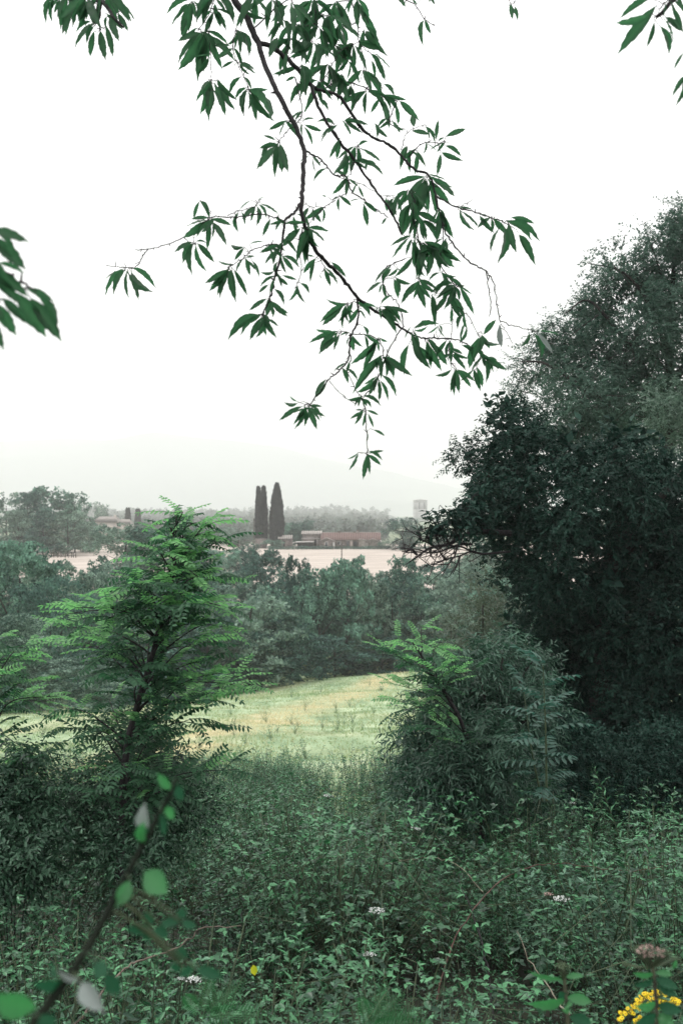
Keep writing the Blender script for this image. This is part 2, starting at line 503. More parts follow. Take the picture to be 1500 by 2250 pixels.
def trunk_batches(seed, H=1.0, r=.022, n=5):
    rng = np.random.default_rng(seed)
    B = [tube(smooth_line([[0, 0, -.03], [.01, .0, .25], [-.01, .01, .5], [0.02, 0, .8]], 3), np.linspace(r, r * .3, 10), 7)]
    for i in range(n):
        a = i * 2.4 + rng.uniform(0, .6); z0 = rng.uniform(.15, .5)
        e = [.3 * math.cos(a), .3 * math.sin(a), z0 + rng.uniform(.18, .35)]
        m = [.12 * math.cos(a), .12 * math.sin(a), z0 + .08]
        B.append(tube(smooth_line([[0, 0, z0], m, e], 3), np.linspace(r * .5, r * .12, 7), 5))
    return B

CR = {}
def crown_set():
    CR['a'] = [mesh_np([crown_cloud(s, 9500, .030, nlobe=58)], 'crown') for s in (1, 2, 3)]
    CR['b'] = [mesh_np([crown_cloud(s, 9500, .032, nlobe=44, shape='dome')], 'crown') for s in (4, 5)]
    CR['c'] = [mesh_np([crown_cloud(s, 8500, .028, nlobe=60, shape='tall')], 'crown') for s in (6, 7)]
    CR['n'] = [mesh_np([crown_cloud(s, 24000, .019, nlobe=64, shape='dome', sub=14)], 'crown') for s in (8, 9)]
    CR['m'] = [mesh_np([crown_cloud(s, 17000, .022, nlobe=64, shape='round', sub=12)], 'crown') for s in (10, 11)]
    CR['w'] = [mesh_np([crown_cloud(s, 13000, .026, nlobe=40, shape='round', sub=12, fl=1.15)], 'crown') for s in (12, 13)]
    for k_ in CR:
        for m_ in CR[k_]: m_.materials.append(None)
    CR['t'] = [mesh_np(trunk_batches(s), 'trunk', True) for s in (20, 21, 22)]
crown_set()
# one copy of every crown mesh per leaf material (the cloud itself is shared between trees)
CM = {}
def crown_mesh(kind, k, mat):
    key = (kind, k % len(CR[kind]), mat.name)
    return CR[kind][k % len(CR[kind])]
for m_ in CR['t']: m_.materials.append(M_BARK)

def tree(name, x, top, w, d, label, mat, kind='a', k=0, cat='tree', group=None, rot=None, sink=0.0, trunk=True):
    """x, top, w in photograph pixels at distance d"""
    X = (x - 750) / FPX * d
    zg = float(ground(X, d)) - sink
    zt = -(top - 1125) / FPX * d
    H = zt - zg; R = 1.36 * w / FPX * d
    root = empty(name, (X, d, zg))
    tag(root, label, cat, group)
    random.seed(int(x * 7 + d))
    a = random.uniform(0, 6.28) if rot is None else rot
    c = bpy.data.objects.new('crown', crown_mesh(kind, k, mat)); col.objects.link(c)
    c.material_slots[0].link = 'OBJECT'; c.material_slots[0].material = mat
    c.parent = root; c.scale = (R, R, H); c.rotation_euler = (0, 0, a)
    if trunk:
        t = bpy.data.objects.new('trunk', CR['t'][k % 3]); col.objects.link(t)
        t.parent = root; t.scale = (R * .9, R * .9, H * .95); t.rotation_euler = (0, 0, a + 1)
    return root

BELT = 'trees of the hedgerow behind the meadow'
A, B2, D3 = M_BELT, M_BELT2, M_BELT3
trees = [
 # front row of the belt, centre
 (548, 1278, 190, 84, 'broad pale green tree between the locust sapling and the dark trunks of the hedgerow', B2, 'a', 0, 'hedgerow_tree'),
 (655, 1216, 62, 104, 'small dark round-topped tree poking up before the pink field left of the farm pole', D3, 'a', 1, 'hedgerow_tree'),
 (700, 1240, 120, 99, 'dark green hedgerow tree with two tops, second right of the broad pale one', A, 'c', 0, 'hedgerow_tree'),
 (762, 1224, 124, 101, 'tallest dense hedgerow tree in the middle, straight below the farmhouse', A, 'a', 2, 'hedgerow_tree'),
 (820, 1268, 90, 103, 'lower hedgerow tree in the dip right of the middle one', B2, 'c', 1, 'hedgerow_tree'),
 (888, 1217, 100, 112, 'airy hedgerow tree whose top reaches the pink field right of the farm', A, 'c', 0, 'hedgerow_tree'),
 (862, 1262, 110, 105, 'dark leafy hedgerow tree above the small locust on the right', D3, 'a', 0, 'hedgerow_tree'),
 (958, 1256, 130, 107, 'pale bluish hedgerow tree under the bare twigs of the oak', B2, 'a', 1, 'hedgerow_tree'),
 (1035, 1235, 140, 118, 'hazy pale hedgerow tree partly behind the dark oak', B2, 'c', 1, 'hedgerow_tree'),
 (1090, 1265, 150, 108, 'hedgerow tree mostly hidden by the dark oak on the right', A, 'b', 0, 'hedgerow_tree'),
 (500, 1236, 130, 112, 'grey green bushy tree right of the locust top, below the telegraph pole', B2, 'b', 1, 'hedgerow_tree'),
 (572, 1206, 90, 128, 'dark rounded tree top at the left corner of the pink field', D3, 'a', 2, 'hedgerow_tree'),
 (445, 1225, 110, 106, 'hedgerow tree showing through the right side of the locust sapling', A, 'b', 0, 'hedgerow_tree'),
 (640, 1350, 120, 88, 'low dark tree at the foot of the hedgerow left of centre', D3, 'b', 1, 'hedgerow_tree'),
 (735, 1395, 130, 94, 'low bushy growth at the foot of the middle hedgerow tree', D3, 'b', 0, 'hedgerow_tree'),
 (840, 1400, 130, 99, 'low dark bush at the meadow edge right of centre', D3, 'b', 1, 'hedgerow_tree'),
 (455, 1350, 150, 80, 'dark tree behind the right edge of the locust sapling', D3, 'a', 1, 'hedgerow_tree'),
 (600, 1292, 110, 96, 'grey green rounded tree between the pale broad one and the small dark top', A, 'a', 2, 'hedgerow_tree'),
 (655, 1300, 120, 108, 'dark tree below the small dark top', D3, 'b', 0, 'hedgerow_tree'),
 (735, 1262, 80, 110, 'dark tree filling the gap left of the middle one', D3, 'a', 1, 'hedgerow_tree'),
 (800, 1296, 90, 108, 'low leafy tree under the dip in the hedgerow', A, 'b', 1, 'hedgerow_tree'),
 (925, 1300, 110, 104, 'low rounded tree right of the airy one', A, 'b', 0, 'hedgerow_tree'),
 (990, 1310, 120, 100, 'low pale tree left of the olive bush', B2, 'b', 1, 'hedgerow_tree'),
 (1150, 1240, 150, 125, 'hedgerow tree seen only through gaps of the oak', A, 'b', 0, 'hedgerow_tree'),
 (560, 1390, 130, 84, 'dark bush at the meadow edge right of the locust sapling', D3, 'b', 0, 'hedgerow_tree'),
 (920, 1400, 120, 101, 'low dark bush at the meadow edge behind the small locust', D3, 'b', 1, 'hedgerow_tree'),
 (400, 1300, 140, 92, 'grey tree filling the view behind the locust crown', B2, 'b', 1, 'hedgerow_tree'),
 (478, 1204, 90, 150, 'hazy rounded tree hiding the left end of the pink field', A, 'w', 0, 'hedgerow_tree'),
 (540, 1198, 70, 156, 'hazy dark tree at the foot of the telegraph pole', D3, 'w', 1, 'hedgerow_tree'),
 (425, 1196, 90, 152, 'hazy tree behind the right side of the locust top', B2, 'w', 1, 'hedgerow_tree'),
 (1065, 1190, 100, 142, 'hazy pale tree behind the bare bough on the right', B2, 'w', 0, 'hedgerow_tree'),
 (1010, 1222, 60, 146, 'small pale tree beneath the bare bough', A, 'w', 1, 'hedgerow_tree'),
 (20, 1196, 110, 150, 'hazy tree at the left edge below the far wood', A, 'w', 0, 'hedgerow_tree'),
 (40, 1182, 230, 78, 'big dark bushy tree at the left picture edge below the wood', A, 'n', 0, 'hedgerow_tree'),
 (178, 1228, 150, 92, 'round pale hedgerow tree before the small pink field on the left', B2, 'm', 0, 'hedgerow_tree'),
 (278, 1150, 135, 150, 'grey rounded tree hiding the foot of the hazy house', B2, 'w', 0, 'hedgerow_tree'),
 (345, 1160, 110, 146, 'hazy tree behind the top of the locust sapling', A, 'a', 2, 'hedgerow_tree'),
 (395, 1128, 70, 160, 'hazy tree top between the two tips of the locust sapling', A, 'a', 1, 'hedgerow_tree'),
 (252, 1215, 140, 98, 'pale green tree left of the locust sapling trunk', B2, 'm', 1, 'hedgerow_tree'),
 (110, 1262, 160, 74, 'dark blue green tree in front of the big one on the left', D3, 'm', 1, 'hedgerow_tree'),
 (200, 1300, 170, 70, 'dark tree low between the left edge and the locust sapling', D3, 'm', 0, 'hedgerow_tree'),
 (330, 1290, 190, 84, 'hedgerow tree right behind the locust sapling', D3, 'b', 0, 'hedgerow_tree'),
 (350, 1400, 190, 72, 'low dark bush behind the middle of the locust sapling', D3, 'b', 1, 'hedgerow_tree'),
 (-60, 1170, 200, 84, 'dark tree cut off by the left picture edge', D3, 'n', 1, 'hedgerow_tree'),
]
BACK = ['hazy tree top just outside the left edge behind the big dark bushy tree', 'hazy tree top above the left shoulder of the big dark bushy tree', 'pale tree top at the left end of the small pink field',
 'tree top poking into the small pink field on the left', 'tree top below the hazy house left of the locust tip', 'tree top behind the grey rounded tree under the small cypresses', 'tree top behind the left side of the locust top',
 'tree top behind the right side of the locust top', 'low tree top between the locust and the telegraph pole', 'tree top below the foot of the telegraph pole', 'tree top under the tallest cypress at the field corner',
 'tree top left of the small dark round one below the stone barn', 'tree top right of the small dark round one', 'tree top just right of the short pole in the field', 'tree top in the dip below the right end of the farmhouse',
 'tree top below the round tree at the right end of the farm', 'tree top under the bare bough and the bell tower', 'tree top behind the root of the bare bough', 'tree top glimpsed between the olive bush and the oak']
for i, x in enumerate(range(-40, 1080, 62)):
    top = 1246 + 9 * math.sin(i * 2.3) + (14 if x < 560 else 0)
    trees.append((x, top, 96, 122 + 5 * math.sin(i * 1.7), 'back row ' + BACK[i], (A, D3, B2)[i % 3], 'ab'[i % 2], i, 'hedgerow_tree'))
for t in trees:
    tree(t[8], t[0], t[1], t[2], t[3], t[4], t[5], t[6], t[7], 'tree', BELT)
# near bushes at the left end of the meadow
for (x, top, w, d, lab, mat, kd, k) in [
 (38, 1345, 190, 50, 'big grey green bush at the left edge above the second locust', B2, 'n', 1),
 (150, 1440, 190, 49, 'olive grey bush between the two locust saplings', B2, 'n', 0),
 (-70, 1400, 190, 47, 'dark bush cut off by the left edge of the meadow', A, 'n', 0),
 (245, 1475, 170, 56, 'dark bush at the meadow edge behind the locust trunk', D3, 'm', 1)]:
    tree('bush', x, top, w, d, lab, mat, kd, k, 'bush', 'bushes at the left end of the meadow', trunk=False)
# the wood on the left beyond the small field
for (x, top, w, d, lab, mat, kd, k) in [
 (15, 1078, 90, 238, 'hazy tree at the left picture edge in the far wood', B2, 'a', 0),
 (62, 1076, 84, 232, 'broad hazy tree second from the left in the far wood', D3, 'c', 1),
 (112, 1068, 96, 240, 'tallest tree of the far wood with a rounded top', A, 'a', 2),
 (165, 1078, 76, 236, 'tree at the right end of the far wood with a loose airy crown', A, 'c', 0),
 (40, 1118, 80, 222, 'lower front tree of the far wood near the left edge', B2, 'a', 1),
 (95, 1112, 70, 218, 'dark browned tree at the middle front of the far wood', D3, 'c', 0),
 (150, 1118, 80, 222, 'lower pale tree at the right front of the far wood', B2, 'a', 0),
 (196, 1135, 44, 240, 'small round tree between the far wood and the hazy house', B2, 'b', 1)]:
    tree('forest_tree', x, top, w, d, lab, mat, kd, k, 'tree', 'trees of the far wood on the left')
for (x, top, w, d, lab, mat, kd, k) in [
 (885, 1138, 70, 250, 'round dark tree at the right end of the farm below the bell tower', D3, 'w', 0),
 (630, 1150, 60, 285, 'pale tree just right of the tall cypresses', A, 'w', 0),
 (664, 1146, 54, 280, 'dark round tree above the stone barn roof', D3, 'w', 1),
 (524, 1168, 70, 285, 'hazy low tree left of the cypresses behind the telegraph pole', B2, 'w', 0),
 (480, 1160, 80, 300, 'faint tree beyond the right tip of the locust sapling', B2, 'w', 1),
 (222, 1107, 36, 430, 'faint round tree standing behind the roof of the hazy house', B2, 'w', 1),
 (1015, 1165, 90, 300, 'hazy tree behind the bare twigs of the oak', B2, 'w', 1),
 (960, 1172, 60, 290, 'small hazy tree right of the round farm tree', B2, 'w', 0),
 (600, 1186, 40, 262, 'low leafy bush by the small outbuilding', A, 'w', 0),
 (845, 1190, 26, 258, 'pale bush at the right corner of the farmhouse', B2, 'w', 1)]:
    tree('farm_tree', x, top, w, d, lab, mat, kd, k, 'tree')

# cypresses: one vertical flame each
def cypress(x, top, base, w, d, label, n, seed, group):
    X = (x - 750) / FPX * d; zb = -(base - 1125) / FPX * d; zt = -(top - 1125) / FPX * d
    zg = float(ground(X, d)); H = zt - zg; R = w / FPX * d
    pos, dr, nor, tint = cypress_cloud(seed, n)
    pos = pos * np.array([R, R, H])
    s = .055 * H * np.random.default_rng(seed).uniform(.6, 1.4, n)
    root = empty('cypress', (X, d, zg)); tag(root, label, 'cypress', group)
    me = mesh_np([place(DIA, pos, dr, nor, s, s * .38, tint)], 'crown')
    o = link_mesh('crown', me, M_CYP); o.parent = root
    t = link_mesh('trunk', mesh_np([tube([[0, 0, -.3], [0, 0, H * .5], [0, 0, H * .9]], [R * .12, R * .07, .02], 7)], 'trunk'), M_BARK); t.parent = root
G = 'tall cypresses beside the farm'
cypress(568, 1075, 1195, 13, 270, 'left of the three tall farm cypresses with a pointed top', 5000, 31, G)
cypress(579, 1074, 1195, 16, 272, 'middle farm cypress fused to the left one', 5500, 32, G)
cypress(608, 1068, 1195, 28, 268, 'tallest and widest farm cypress standing on the right', 9000, 33, G)
G = 'small hazy cypresses by the pale house'
for i, (x, t, lab) in enumerate([(279, 1119, 'leftmost small hazy cypress behind the pale house'), (284, 1119, 'second small hazy cypress touching the leftmost one'),
                                 (301, 1121, 'third small hazy cypress beyond the gap'), (306, 1121, 'rightmost small hazy cypress near the locust tip')]):
    cypress(x, t, 1160, 9, 400 + i * 3, lab, 1800, 40 + i, G)

# distant wood: the trees of the wooded hill and of the plain behind the farm
def far_wood():
    rng = np.random.default_rng(77)
    n = 1700
    d = 430 + 1800 * rng.uniform(0, 1, n) ** 1.5; px = rng.uniform(60, 1000, n)
    ok = (px < 850) & ((d > 520) | (px > 300)); d = d[ok]; px = px[ok]; n = len(d)
    X = (px - 750) / FPX * d
    xs, ds, Z = WH
    ix = np.clip(np.searchsorted(xs, X) - 1, 0, len(xs) - 2); iy = np.clip(np.searchsorted(ds, d) - 1, 0, len(ds) - 2)
    zz = np.where(d > 1050, np.maximum(Z[iy, ix], ground(X, d)), ground(X, d))
    H = rng.uniform(6, 11, n) * (1 + .35 * (d > 1200)); R = H * rng.uniform(.35, .6, n)
    m = 70
    dirs = sph(rng, n * m, .6).reshape(n, m, 3)
    k = rng.integers(0, 7, (n, m)); lob = rng.normal(0, .33, (n, 7, 3)); lob[..., 2] = np.abs(lob[..., 2]) * .8 + .25
    L = np.take_along_axis(lob, k[..., None].repeat(3, -1), 1)
    pos = (L + dirs * rng.uniform(.25, .42, (n, m, 1)))
    pos = pos * np.stack([R, R, H * .75], -1)[:, None, :] + np.stack([X, d, zz], -1)[:, None, :]
    pos = pos.reshape(-1, 3); dr = dirs.reshape(-1, 3)
    nor = nrm(dr + .4 * rng.normal(size=dr.shape)); al = nrm(np.cross(nor, rng.normal(size=dr.shape)))
    tint = np.clip(np.repeat(rng.uniform(0, 1, n), m) + rng.normal(0, .15, n * m), 0, 1)
    s = np.repeat(R * .42, m) * rng.uniform(.7, 1.3, n * m)
    tag(build('distant_wood', [place(DIA, pos, al, nor, s, s * .8, tint)], leaf_mat('distant wood leaf', (.03, .05, .042), (.10, .135, .11), rough=.8, trans=.1)), kind='stuff')
far_wood()

# ---------------------------------------------------------------- farm
DF = 262.0
def fx(px, d=DF): return (px - 750) / FPX * d
def fz(py, d=DF): return -(py - 1125) / FPX * d
def stone_mat(name, c0, c1, mortar, bw=.5, bh=.25):
    m, t, o = new_mat(name)
    g = t.nodes.new('ShaderNodeTexCoord'); mp = t.nodes.new('ShaderNodeMapping'); mp.inputs['Rotation'].default_value = (PI / 2, 0, 0)
    t.links.new(g.outputs['Object'], mp.inputs[0])
    b = t.nodes.new('ShaderNodeTexBrick'); b.inputs['Scale'].default_value = 1
    b.inputs['Brick Width'].default_value = bw; b.inputs['Row Height'].default_value = bh; b.inputs['Mortar Size'].default_value = .03
    b.inputs['Color1'].default_value = (*c0, 1); b.inputs['Color2'].default_value = (*c1, 1); b.inputs['Mortar'].default_value = (*mortar, 1)
    t.links.new(mp.outputs[0], b.inputs['Vector'])
    nz = t.nodes.new('ShaderNodeTexNoise'); nz.inputs['Scale'].default_value = 1.2; nz.inputs['Detail'].default_value = 6
    t.links.new(g.outputs['Object'], nz.inputs['Vector'])
    hs = t.nodes.new('ShaderNodeHueSaturation'); ma_ = t.nodes.new('ShaderNodeMath'); ma_.operation = 'MULTIPLY_ADD'; ma_.inputs[1].default_value = 1.6; ma_.inputs[2].default_value = .2
    t.links.new(nz.outputs['Fac'], ma_.inputs[0]); t.links.new(ma_.outputs[0], hs.inputs['Value']); t.links.new(b.outputs['Color'], hs.inputs['Color'])
    p = t.nodes.new('ShaderNodeBsdfPrincipled'); p.inputs['Roughness'].default_value = .95
    t.links.new(hs.outputs[0], p.inputs['Base Color'])
    bp = t.nodes.new('ShaderNodeBump'); bp.inputs['Strength'].default_value = .6; bp.inputs['Distance'].default_value = .05
    t.links.new(b.outputs['Fac'], bp.inputs['Height']); bp.invert = True; t.links.new(bp.outputs[0], p.inputs['Normal'])
    t.links.new(p.outputs[0], o.inputs['Surface'])
    return m
M_STONE = stone_mat('farm stone', (.13, .11, .10), (.26, .22, .20), (.20, .18, .17))
M_BLOCK = stone_mat('pale block wall', (.26, .24, .21), (.38, .35, .31), (.14, .13, .12), .55, .3)
M_TOWER = stone_mat('tower masonry', (.28, .27, .265), (.36, .35, .34), (.24, .23, .23), 1.2, .6)
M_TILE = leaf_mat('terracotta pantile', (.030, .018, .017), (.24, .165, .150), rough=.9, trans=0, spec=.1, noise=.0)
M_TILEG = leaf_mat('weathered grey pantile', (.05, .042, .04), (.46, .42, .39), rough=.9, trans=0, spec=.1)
M_DARKOPEN = plain_mat('painted interior shade', (.006, .006, .007), (.012, .012, .012), rough=.9, bump=0)  # near-black colour stands in for the shade inside openings
M_DOOR = plain_mat('grey painted wood', (.05, .05, .055), (.09, .09, .095), rough=.7, bump=0, vec=(6, 1, 1))
M_PLASTER = plain_mat('pale plaster', (.42, .36, .33), (.60, .52, .48), scale=.6, rough=.95, bump=.1)
M_FRAME = plain_mat('pale trim', (.5, .48, .46), (.62, .6, .58), rough=.8, bump=0)
M_POLE = plain_mat('weathered pole wood', (.05, .045, .04), (.10, .09, .08), rough=.9, bump=.2)
M_GLASS = plain_mat('window glass', (.03, .035, .04), (.05, .055, .06), rough=.12, bump=0, spec=.6)

def ribbed_roof(x0, x1, ye, ze, yr, zr, pitch=.46, amp=.17, thick=.12):
    """corrugated pantile slope from eave (ye, ze) to ridge (yr, zr)"""
    n = max(2, int((x1 - x0) / pitch)); k = 6
    xs = np.linspace(x0, x1, n * k + 1)
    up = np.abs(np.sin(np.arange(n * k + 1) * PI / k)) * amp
    V = []
    for (y, z) in ((ye, ze), ((ye + yr) / 2, (ze + zr) / 2 + .02), (yr, zr)):
        V.append(np.stack([xs, np.full_like(xs, y), z + up], -1))
    V.append(np.stack([xs, np.full_like(xs, ye), np.full_like(xs, ze - thick)], -1))
    V = np.array(V); m = len(xs)
    i = np.arange(m - 1)
    F = [np.stack([i + r * m, i + 1 + r * m, i + 1 + (r + 1) * m, i + (r + 1) * m], -1) for r in (0, 1)]
    F.append(np.stack([i + 3 * m, i + 1 + 3 * m, i + 1, i], -1))
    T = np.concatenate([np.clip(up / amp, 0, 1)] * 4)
    return (V.reshape(-1, 3), np.concatenate(F), T)

def prism(x0, x1, y0, y1, zb, zl, zp, xp, zr):
    """gabled block facing the camera: left eave zl, peak (xp, zp), right eave zr"""
    pr = [(x0, zb), (x1, zb), (x1, zr), (xp, zp), (x0, zl)]
    v = [[x, y0, z] for x, z in pr] + [[x, y1, z] for x, z in pr]
    B = [(np.array(v), np.array([[0, 1, 2, 4], [5, 9, 7, 6], [0, 5, 6, 1], [1, 6, 7, 2], [0, 4, 9, 5]]), None),
         (np.array(v), np.array([[2, 3, 4], [7, 9, 8]]), None),
         (np.array(v), np.array([[2, 7, 8, 3], [3, 8, 9, 4]]), None)]
    return B

def slab(x0, z0, x1, z1, y0, y1, t=.15):
    v = []
    for y in (y0, y1):
        v += [[x0, y, z0], [x1, y, z1], [x1, y, z1 + t], [x0, y, z0 + t]]
    return (np.array(v), np.array([[0, 1, 2, 3], [4, 7, 6, 5], [3, 2, 6, 7], [0, 4, 5, 1], [0, 3, 7, 4], [1, 5, 6, 2]]), None)

def part(name, batches, mat, parent, smooth=False, label=None):
    o = build(name, batches if isinstance(batches, list) else [batches], mat, parent, smooth)
    if label: o['label'] = label
    return o
def part_box(name, px0, px1, y0, y1, py0, py1, mat, parent, label=None, d=DF):
    return part(name, box(fx(px0, d), fx(px1, d), y0, y1, fz(py1, d), fz(py0, d)), mat, parent, label=label)

zg = fz(1208)
def window(px0, px1, py0, py1, yf, parent, d=DF, muntin=False):
    f = part('window', [box(fx(px0, d) - .06, fx(px0, d) + .05, yf - .05, yf + .05, fz(py1, d), fz(py0, d)),
                        box(fx(px1, d) - .05, fx(px1, d) + .06, yf - .05, yf + .05, fz(py1, d), fz(py0, d)),
                        box(fx(px0, d) - .06, fx(px1, d) + .06, yf - .06, yf + .04, fz(py0, d), fz(py0, d) + .1),
                        box(fx(px0, d) - .09, fx(px1, d) + .09, yf - .09, yf + .04, fz(py1, d) - .1, fz(py1, d) - .002)], M_FRAME, parent)
    part('pane', box(fx(px0, d) + .05, fx(px1, d) - .05, yf - .02, yf - .012, fz(py1, d), fz(py0, d)), M_GLASS, f)
    return f

# main farmhouse
fh = empty('farmhouse', (fx(770), DF + 3, zg)); tag(fh, 'long low stone farmhouse with striped reddish tiled roof and chimneys', 'house')
yf, yb, yr = DF, DF + 6.4, DF + 3.2
ze, zr_ = fz(1184), fz(1173.5)
part('wall', prism(fx(706), fx(836), yf, yb, zg - .5, ze, ze, fx(770), ze), M_STONE, fh)
# gable ends in the roof space
for xx in (fx(706) + .02, fx(836) - .22):
    part('gable', [(np.array([[xx + q, y_, z_] for q in (0, .2) for y_, z_ in ((yf + .01, ze), (yb - .01, ze), (yr, zr_ + .05))]), np.array([[0, 1, 2], [3, 5, 4]]), None)], M_PLASTER, fh)
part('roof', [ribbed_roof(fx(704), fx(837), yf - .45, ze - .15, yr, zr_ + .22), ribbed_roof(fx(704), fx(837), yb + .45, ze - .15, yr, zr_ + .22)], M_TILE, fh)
part('ridge', tube([[fx(704), yr, zr_ + .32], [fx(837), yr, zr_ + .32]], .14, 8), M_TILEG, fh)
for (a, b_, t_) in ((776.5, 780.5, 1170.5), (784, 788, 1166.5), (743, 748, 1169)):
    c = part_box('chimney', a, b_, yr - .3, yr + .3, t_, 1177, M_STONE, fh)
    part('chimney_cap', box(fx(a) - .1, fx(b_) + .1, yr - .4, yr + .4, fz(t_) + .002, fz(t_) + .14), M_TILE, c)
part_box('door', 761, 767, yf - .05, yf + .04, 1189, 1202, M_DOOR, fh)
part_box('lintel', 760, 768, yf - .09, yf + .03, 1187.6, 1188.9, M_FRAME, fh)
window(741, 748, 1190, 1197, yf - .03, fh)
part_box('doorway', 776, 783.5, yf - .05, yf + .04, 1189, 1204, M_DARKOPEN, fh)
part_box('plaster_panel', 769, 774, yf - .03, yf + .04, 1187, 1206, M_PLASTER, fh)
# left gabled wing
w1 = part('side_wing', prism(fx(703), fx(735), yf - 3.2, yf - .01, zg - .5, fz(1187), fz(1182), fx(718), fz(1188)), M_STONE, fh)
part('wing_roof', [slab(fx(701.5), fz(1188), fx(718), fz(1182.2), yf - 3.6, yf), slab(fx(718), fz(1182.2), fx(738), fz(1190), yf - 3.6, yf)], M_TILEG, w1)
window(714, 720, 1190.5, 1200, yf - 3.23, w1)
part_box('plaster_pier', 731.5, 735.5, yf - 3.3, yf - 3.205, 1190, 1206, M_FRAME, w1)
# right block wings
w2 = part('block_wing', prism(fx(788), fx(808), yf - 3.0, yf - .01, zg - .5, fz(1187), fz(1184.5), fx(792), fz(1189)), M_BLOCK, fh)
part('wing_roof', [slab(fx(786), fz(1186.5), fx(792), fz(1184.2), yf - 3.3, yf), slab(fx(792), fz(1184.2), fx(809), fz(1188.7), yf - 3.3, yf)], M_TILEG, w2)
w3 = part('block_wing', prism(fx(808.5), fx(834), yf - 2.6, yf - .01, zg - .5, fz(1187), fz(1184.5), fx(819), fz(1190)), M_BLOCK, fh)
part('wing_roof', [slab(fx(808.5), fz(1187), fx(819), fz(1184.3), yf - 2.9, yf), slab(fx(819), fz(1184.3), fx(836), fz(1190), yf - 2.9, yf)], M_TILEG, w3)
part_box('corner_pier', 834.4, 837.5, yf - 1.2, yf + .0, 1187, 1206, M_FRAME, fh)

# stone barn on the left with an open lean-to
bn = empty('stone_barn', (fx(685), DF + 5, zg)); tag(bn, 'dark stone barn left of the farmhouse with grey tiled roof', 'barn')
part('wall', box(fx(664), fx(705), DF + 2, DF + 7, zg - .5, fz(1173)), M_STONE, bn)
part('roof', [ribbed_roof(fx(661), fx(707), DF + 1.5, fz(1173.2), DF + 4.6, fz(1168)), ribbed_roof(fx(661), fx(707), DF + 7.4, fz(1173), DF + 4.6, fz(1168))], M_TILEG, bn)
part('cornice', box(fx(661), fx(705), DF + 1.9, DF + 1.99, fz(1183.5), fz(1182.6)), M_FRAME, bn)
part_box('doorway', 690, 694, DF + 1.95, DF + 1.995, 1186, 1204, M_DARKOPEN, bn)
part_box('pipe', 696.4, 697.2, DF + 1.8, DF + 1.95, 1184, 1205, M_FRAME, bn)
ln_ = empty('open_shed', (fx(665), DF - 1, zg)); tag(ln_, 'low open shed with pale sagging roof in front of the stone barn', 'shed')
part('roof', [slab(fx(643), fz(1194), fx(650), fz(1191), DF - 3, DF + 1.8, .12), slab(fx(650), fz(1191), fx(690), fz(1190.6), DF - 3, DF + 1.8, .12)], M_FRAME, ln_)
for q in (651, 664, 676, 688):
    part_box('post', q, q + .8, DF - 2.9, DF - 2.8, 1191, 1208, M_POLE, ln_)
part('back_wall', box(fx(652), fx(689), DF + 1.5, DF + 1.7, zg - .5, fz(1191.2)), M_DARKOPEN, ln_)  # wall coloured near-black for the shade under the shed roof
ob = empty('outbuilding', (fx(628), DF + 6, zg)); tag(ob, 'small outbuilding with bright ribbed roof at the foot of the cypresses', 'shed')
part('wall', box(fx(613), fx(640), DF + 4, DF + 8, zg - .5, fz(1184)), M_STONE, ob)
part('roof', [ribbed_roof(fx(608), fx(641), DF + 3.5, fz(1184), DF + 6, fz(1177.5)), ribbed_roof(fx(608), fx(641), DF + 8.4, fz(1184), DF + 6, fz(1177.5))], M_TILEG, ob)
part_box('doorway', 620, 624, DF + 3.95, DF + 3.995, 1190, 1203, M_DARKOPEN, ob)
wl = empty('garden_wall', (fx(580), DF + 2, zg)); tag(wl, 'low stone garden wall between the telegraph pole and the outbuilding', 'wall')
part('wall', box(fx(560), fx(585), DF + 1, DF + 1.5, zg - .5, fz(1185)), M_STONE, wl)
part('coping', box(fx(559.5), fx(585.5), DF + .95, DF + 1.55, fz(1185) + .002, fz(1184) + .02), M_TILEG, wl)

# field wall / dark hedge line in front of the farm
def hedge_line():
    rng = np.random.default_rng(5); n = 9000
    px = rng.uniform(590, 1010, n); X = fx(px, DF - 6)
    h = .55 + .5 * vnoise(X, X * 0, 3, 4)
    pos = np.stack([X, DF - 6 + rng.normal(0, .35, n), ground(X, DF - 6) + rng.uniform(0, 1, n) * h], -1)
    nor = sph(rng, n, .4); s = rng.uniform(.12, .28, n)
    tag(build('hedge', [place(DIA, pos, sph(rng, n, .2), nor, s, s * .7, rng.uniform(0, .8, n))], M_BELT3), 'low dark hedge running along the foot of the farm', 'hedge')
hedge_line()
def brush_pile():
    pass

def pole(px, top, base, d, label, r=.12, arm=False):
    X = fx(px, d); zb = float(ground(X, d)); zt = fz(top, d)
    root = empty('telegraph_pole', (X, d, zb)); tag(root, label, 'pole')
    part('pole', tube([[X, d, zb - .3], [X, d, (zb + zt) / 2], [X, d, zt]], [r, r * .9, r * .75], 8), M_POLE, root)
    if arm:
        part('crossarm', box(X - .5, X + .5, d - .13, d - .03, zt - .5, zt - .38), M_POLE, root)
        for s in (-.4, .4):
            part('insulator', tube([[X + s, d - .08, zt - .378], [X + s, d - .08, zt - .24]], .05, 6), M_FRAME, root)
pole(557.5, 1138, 1200, 250, 'thin tall telegraph pole left of the cypresses', .13)
pole(750.5, 1193, 1222, 205, 'short dark pole standing in the pink field before the farmhouse', .13, True)

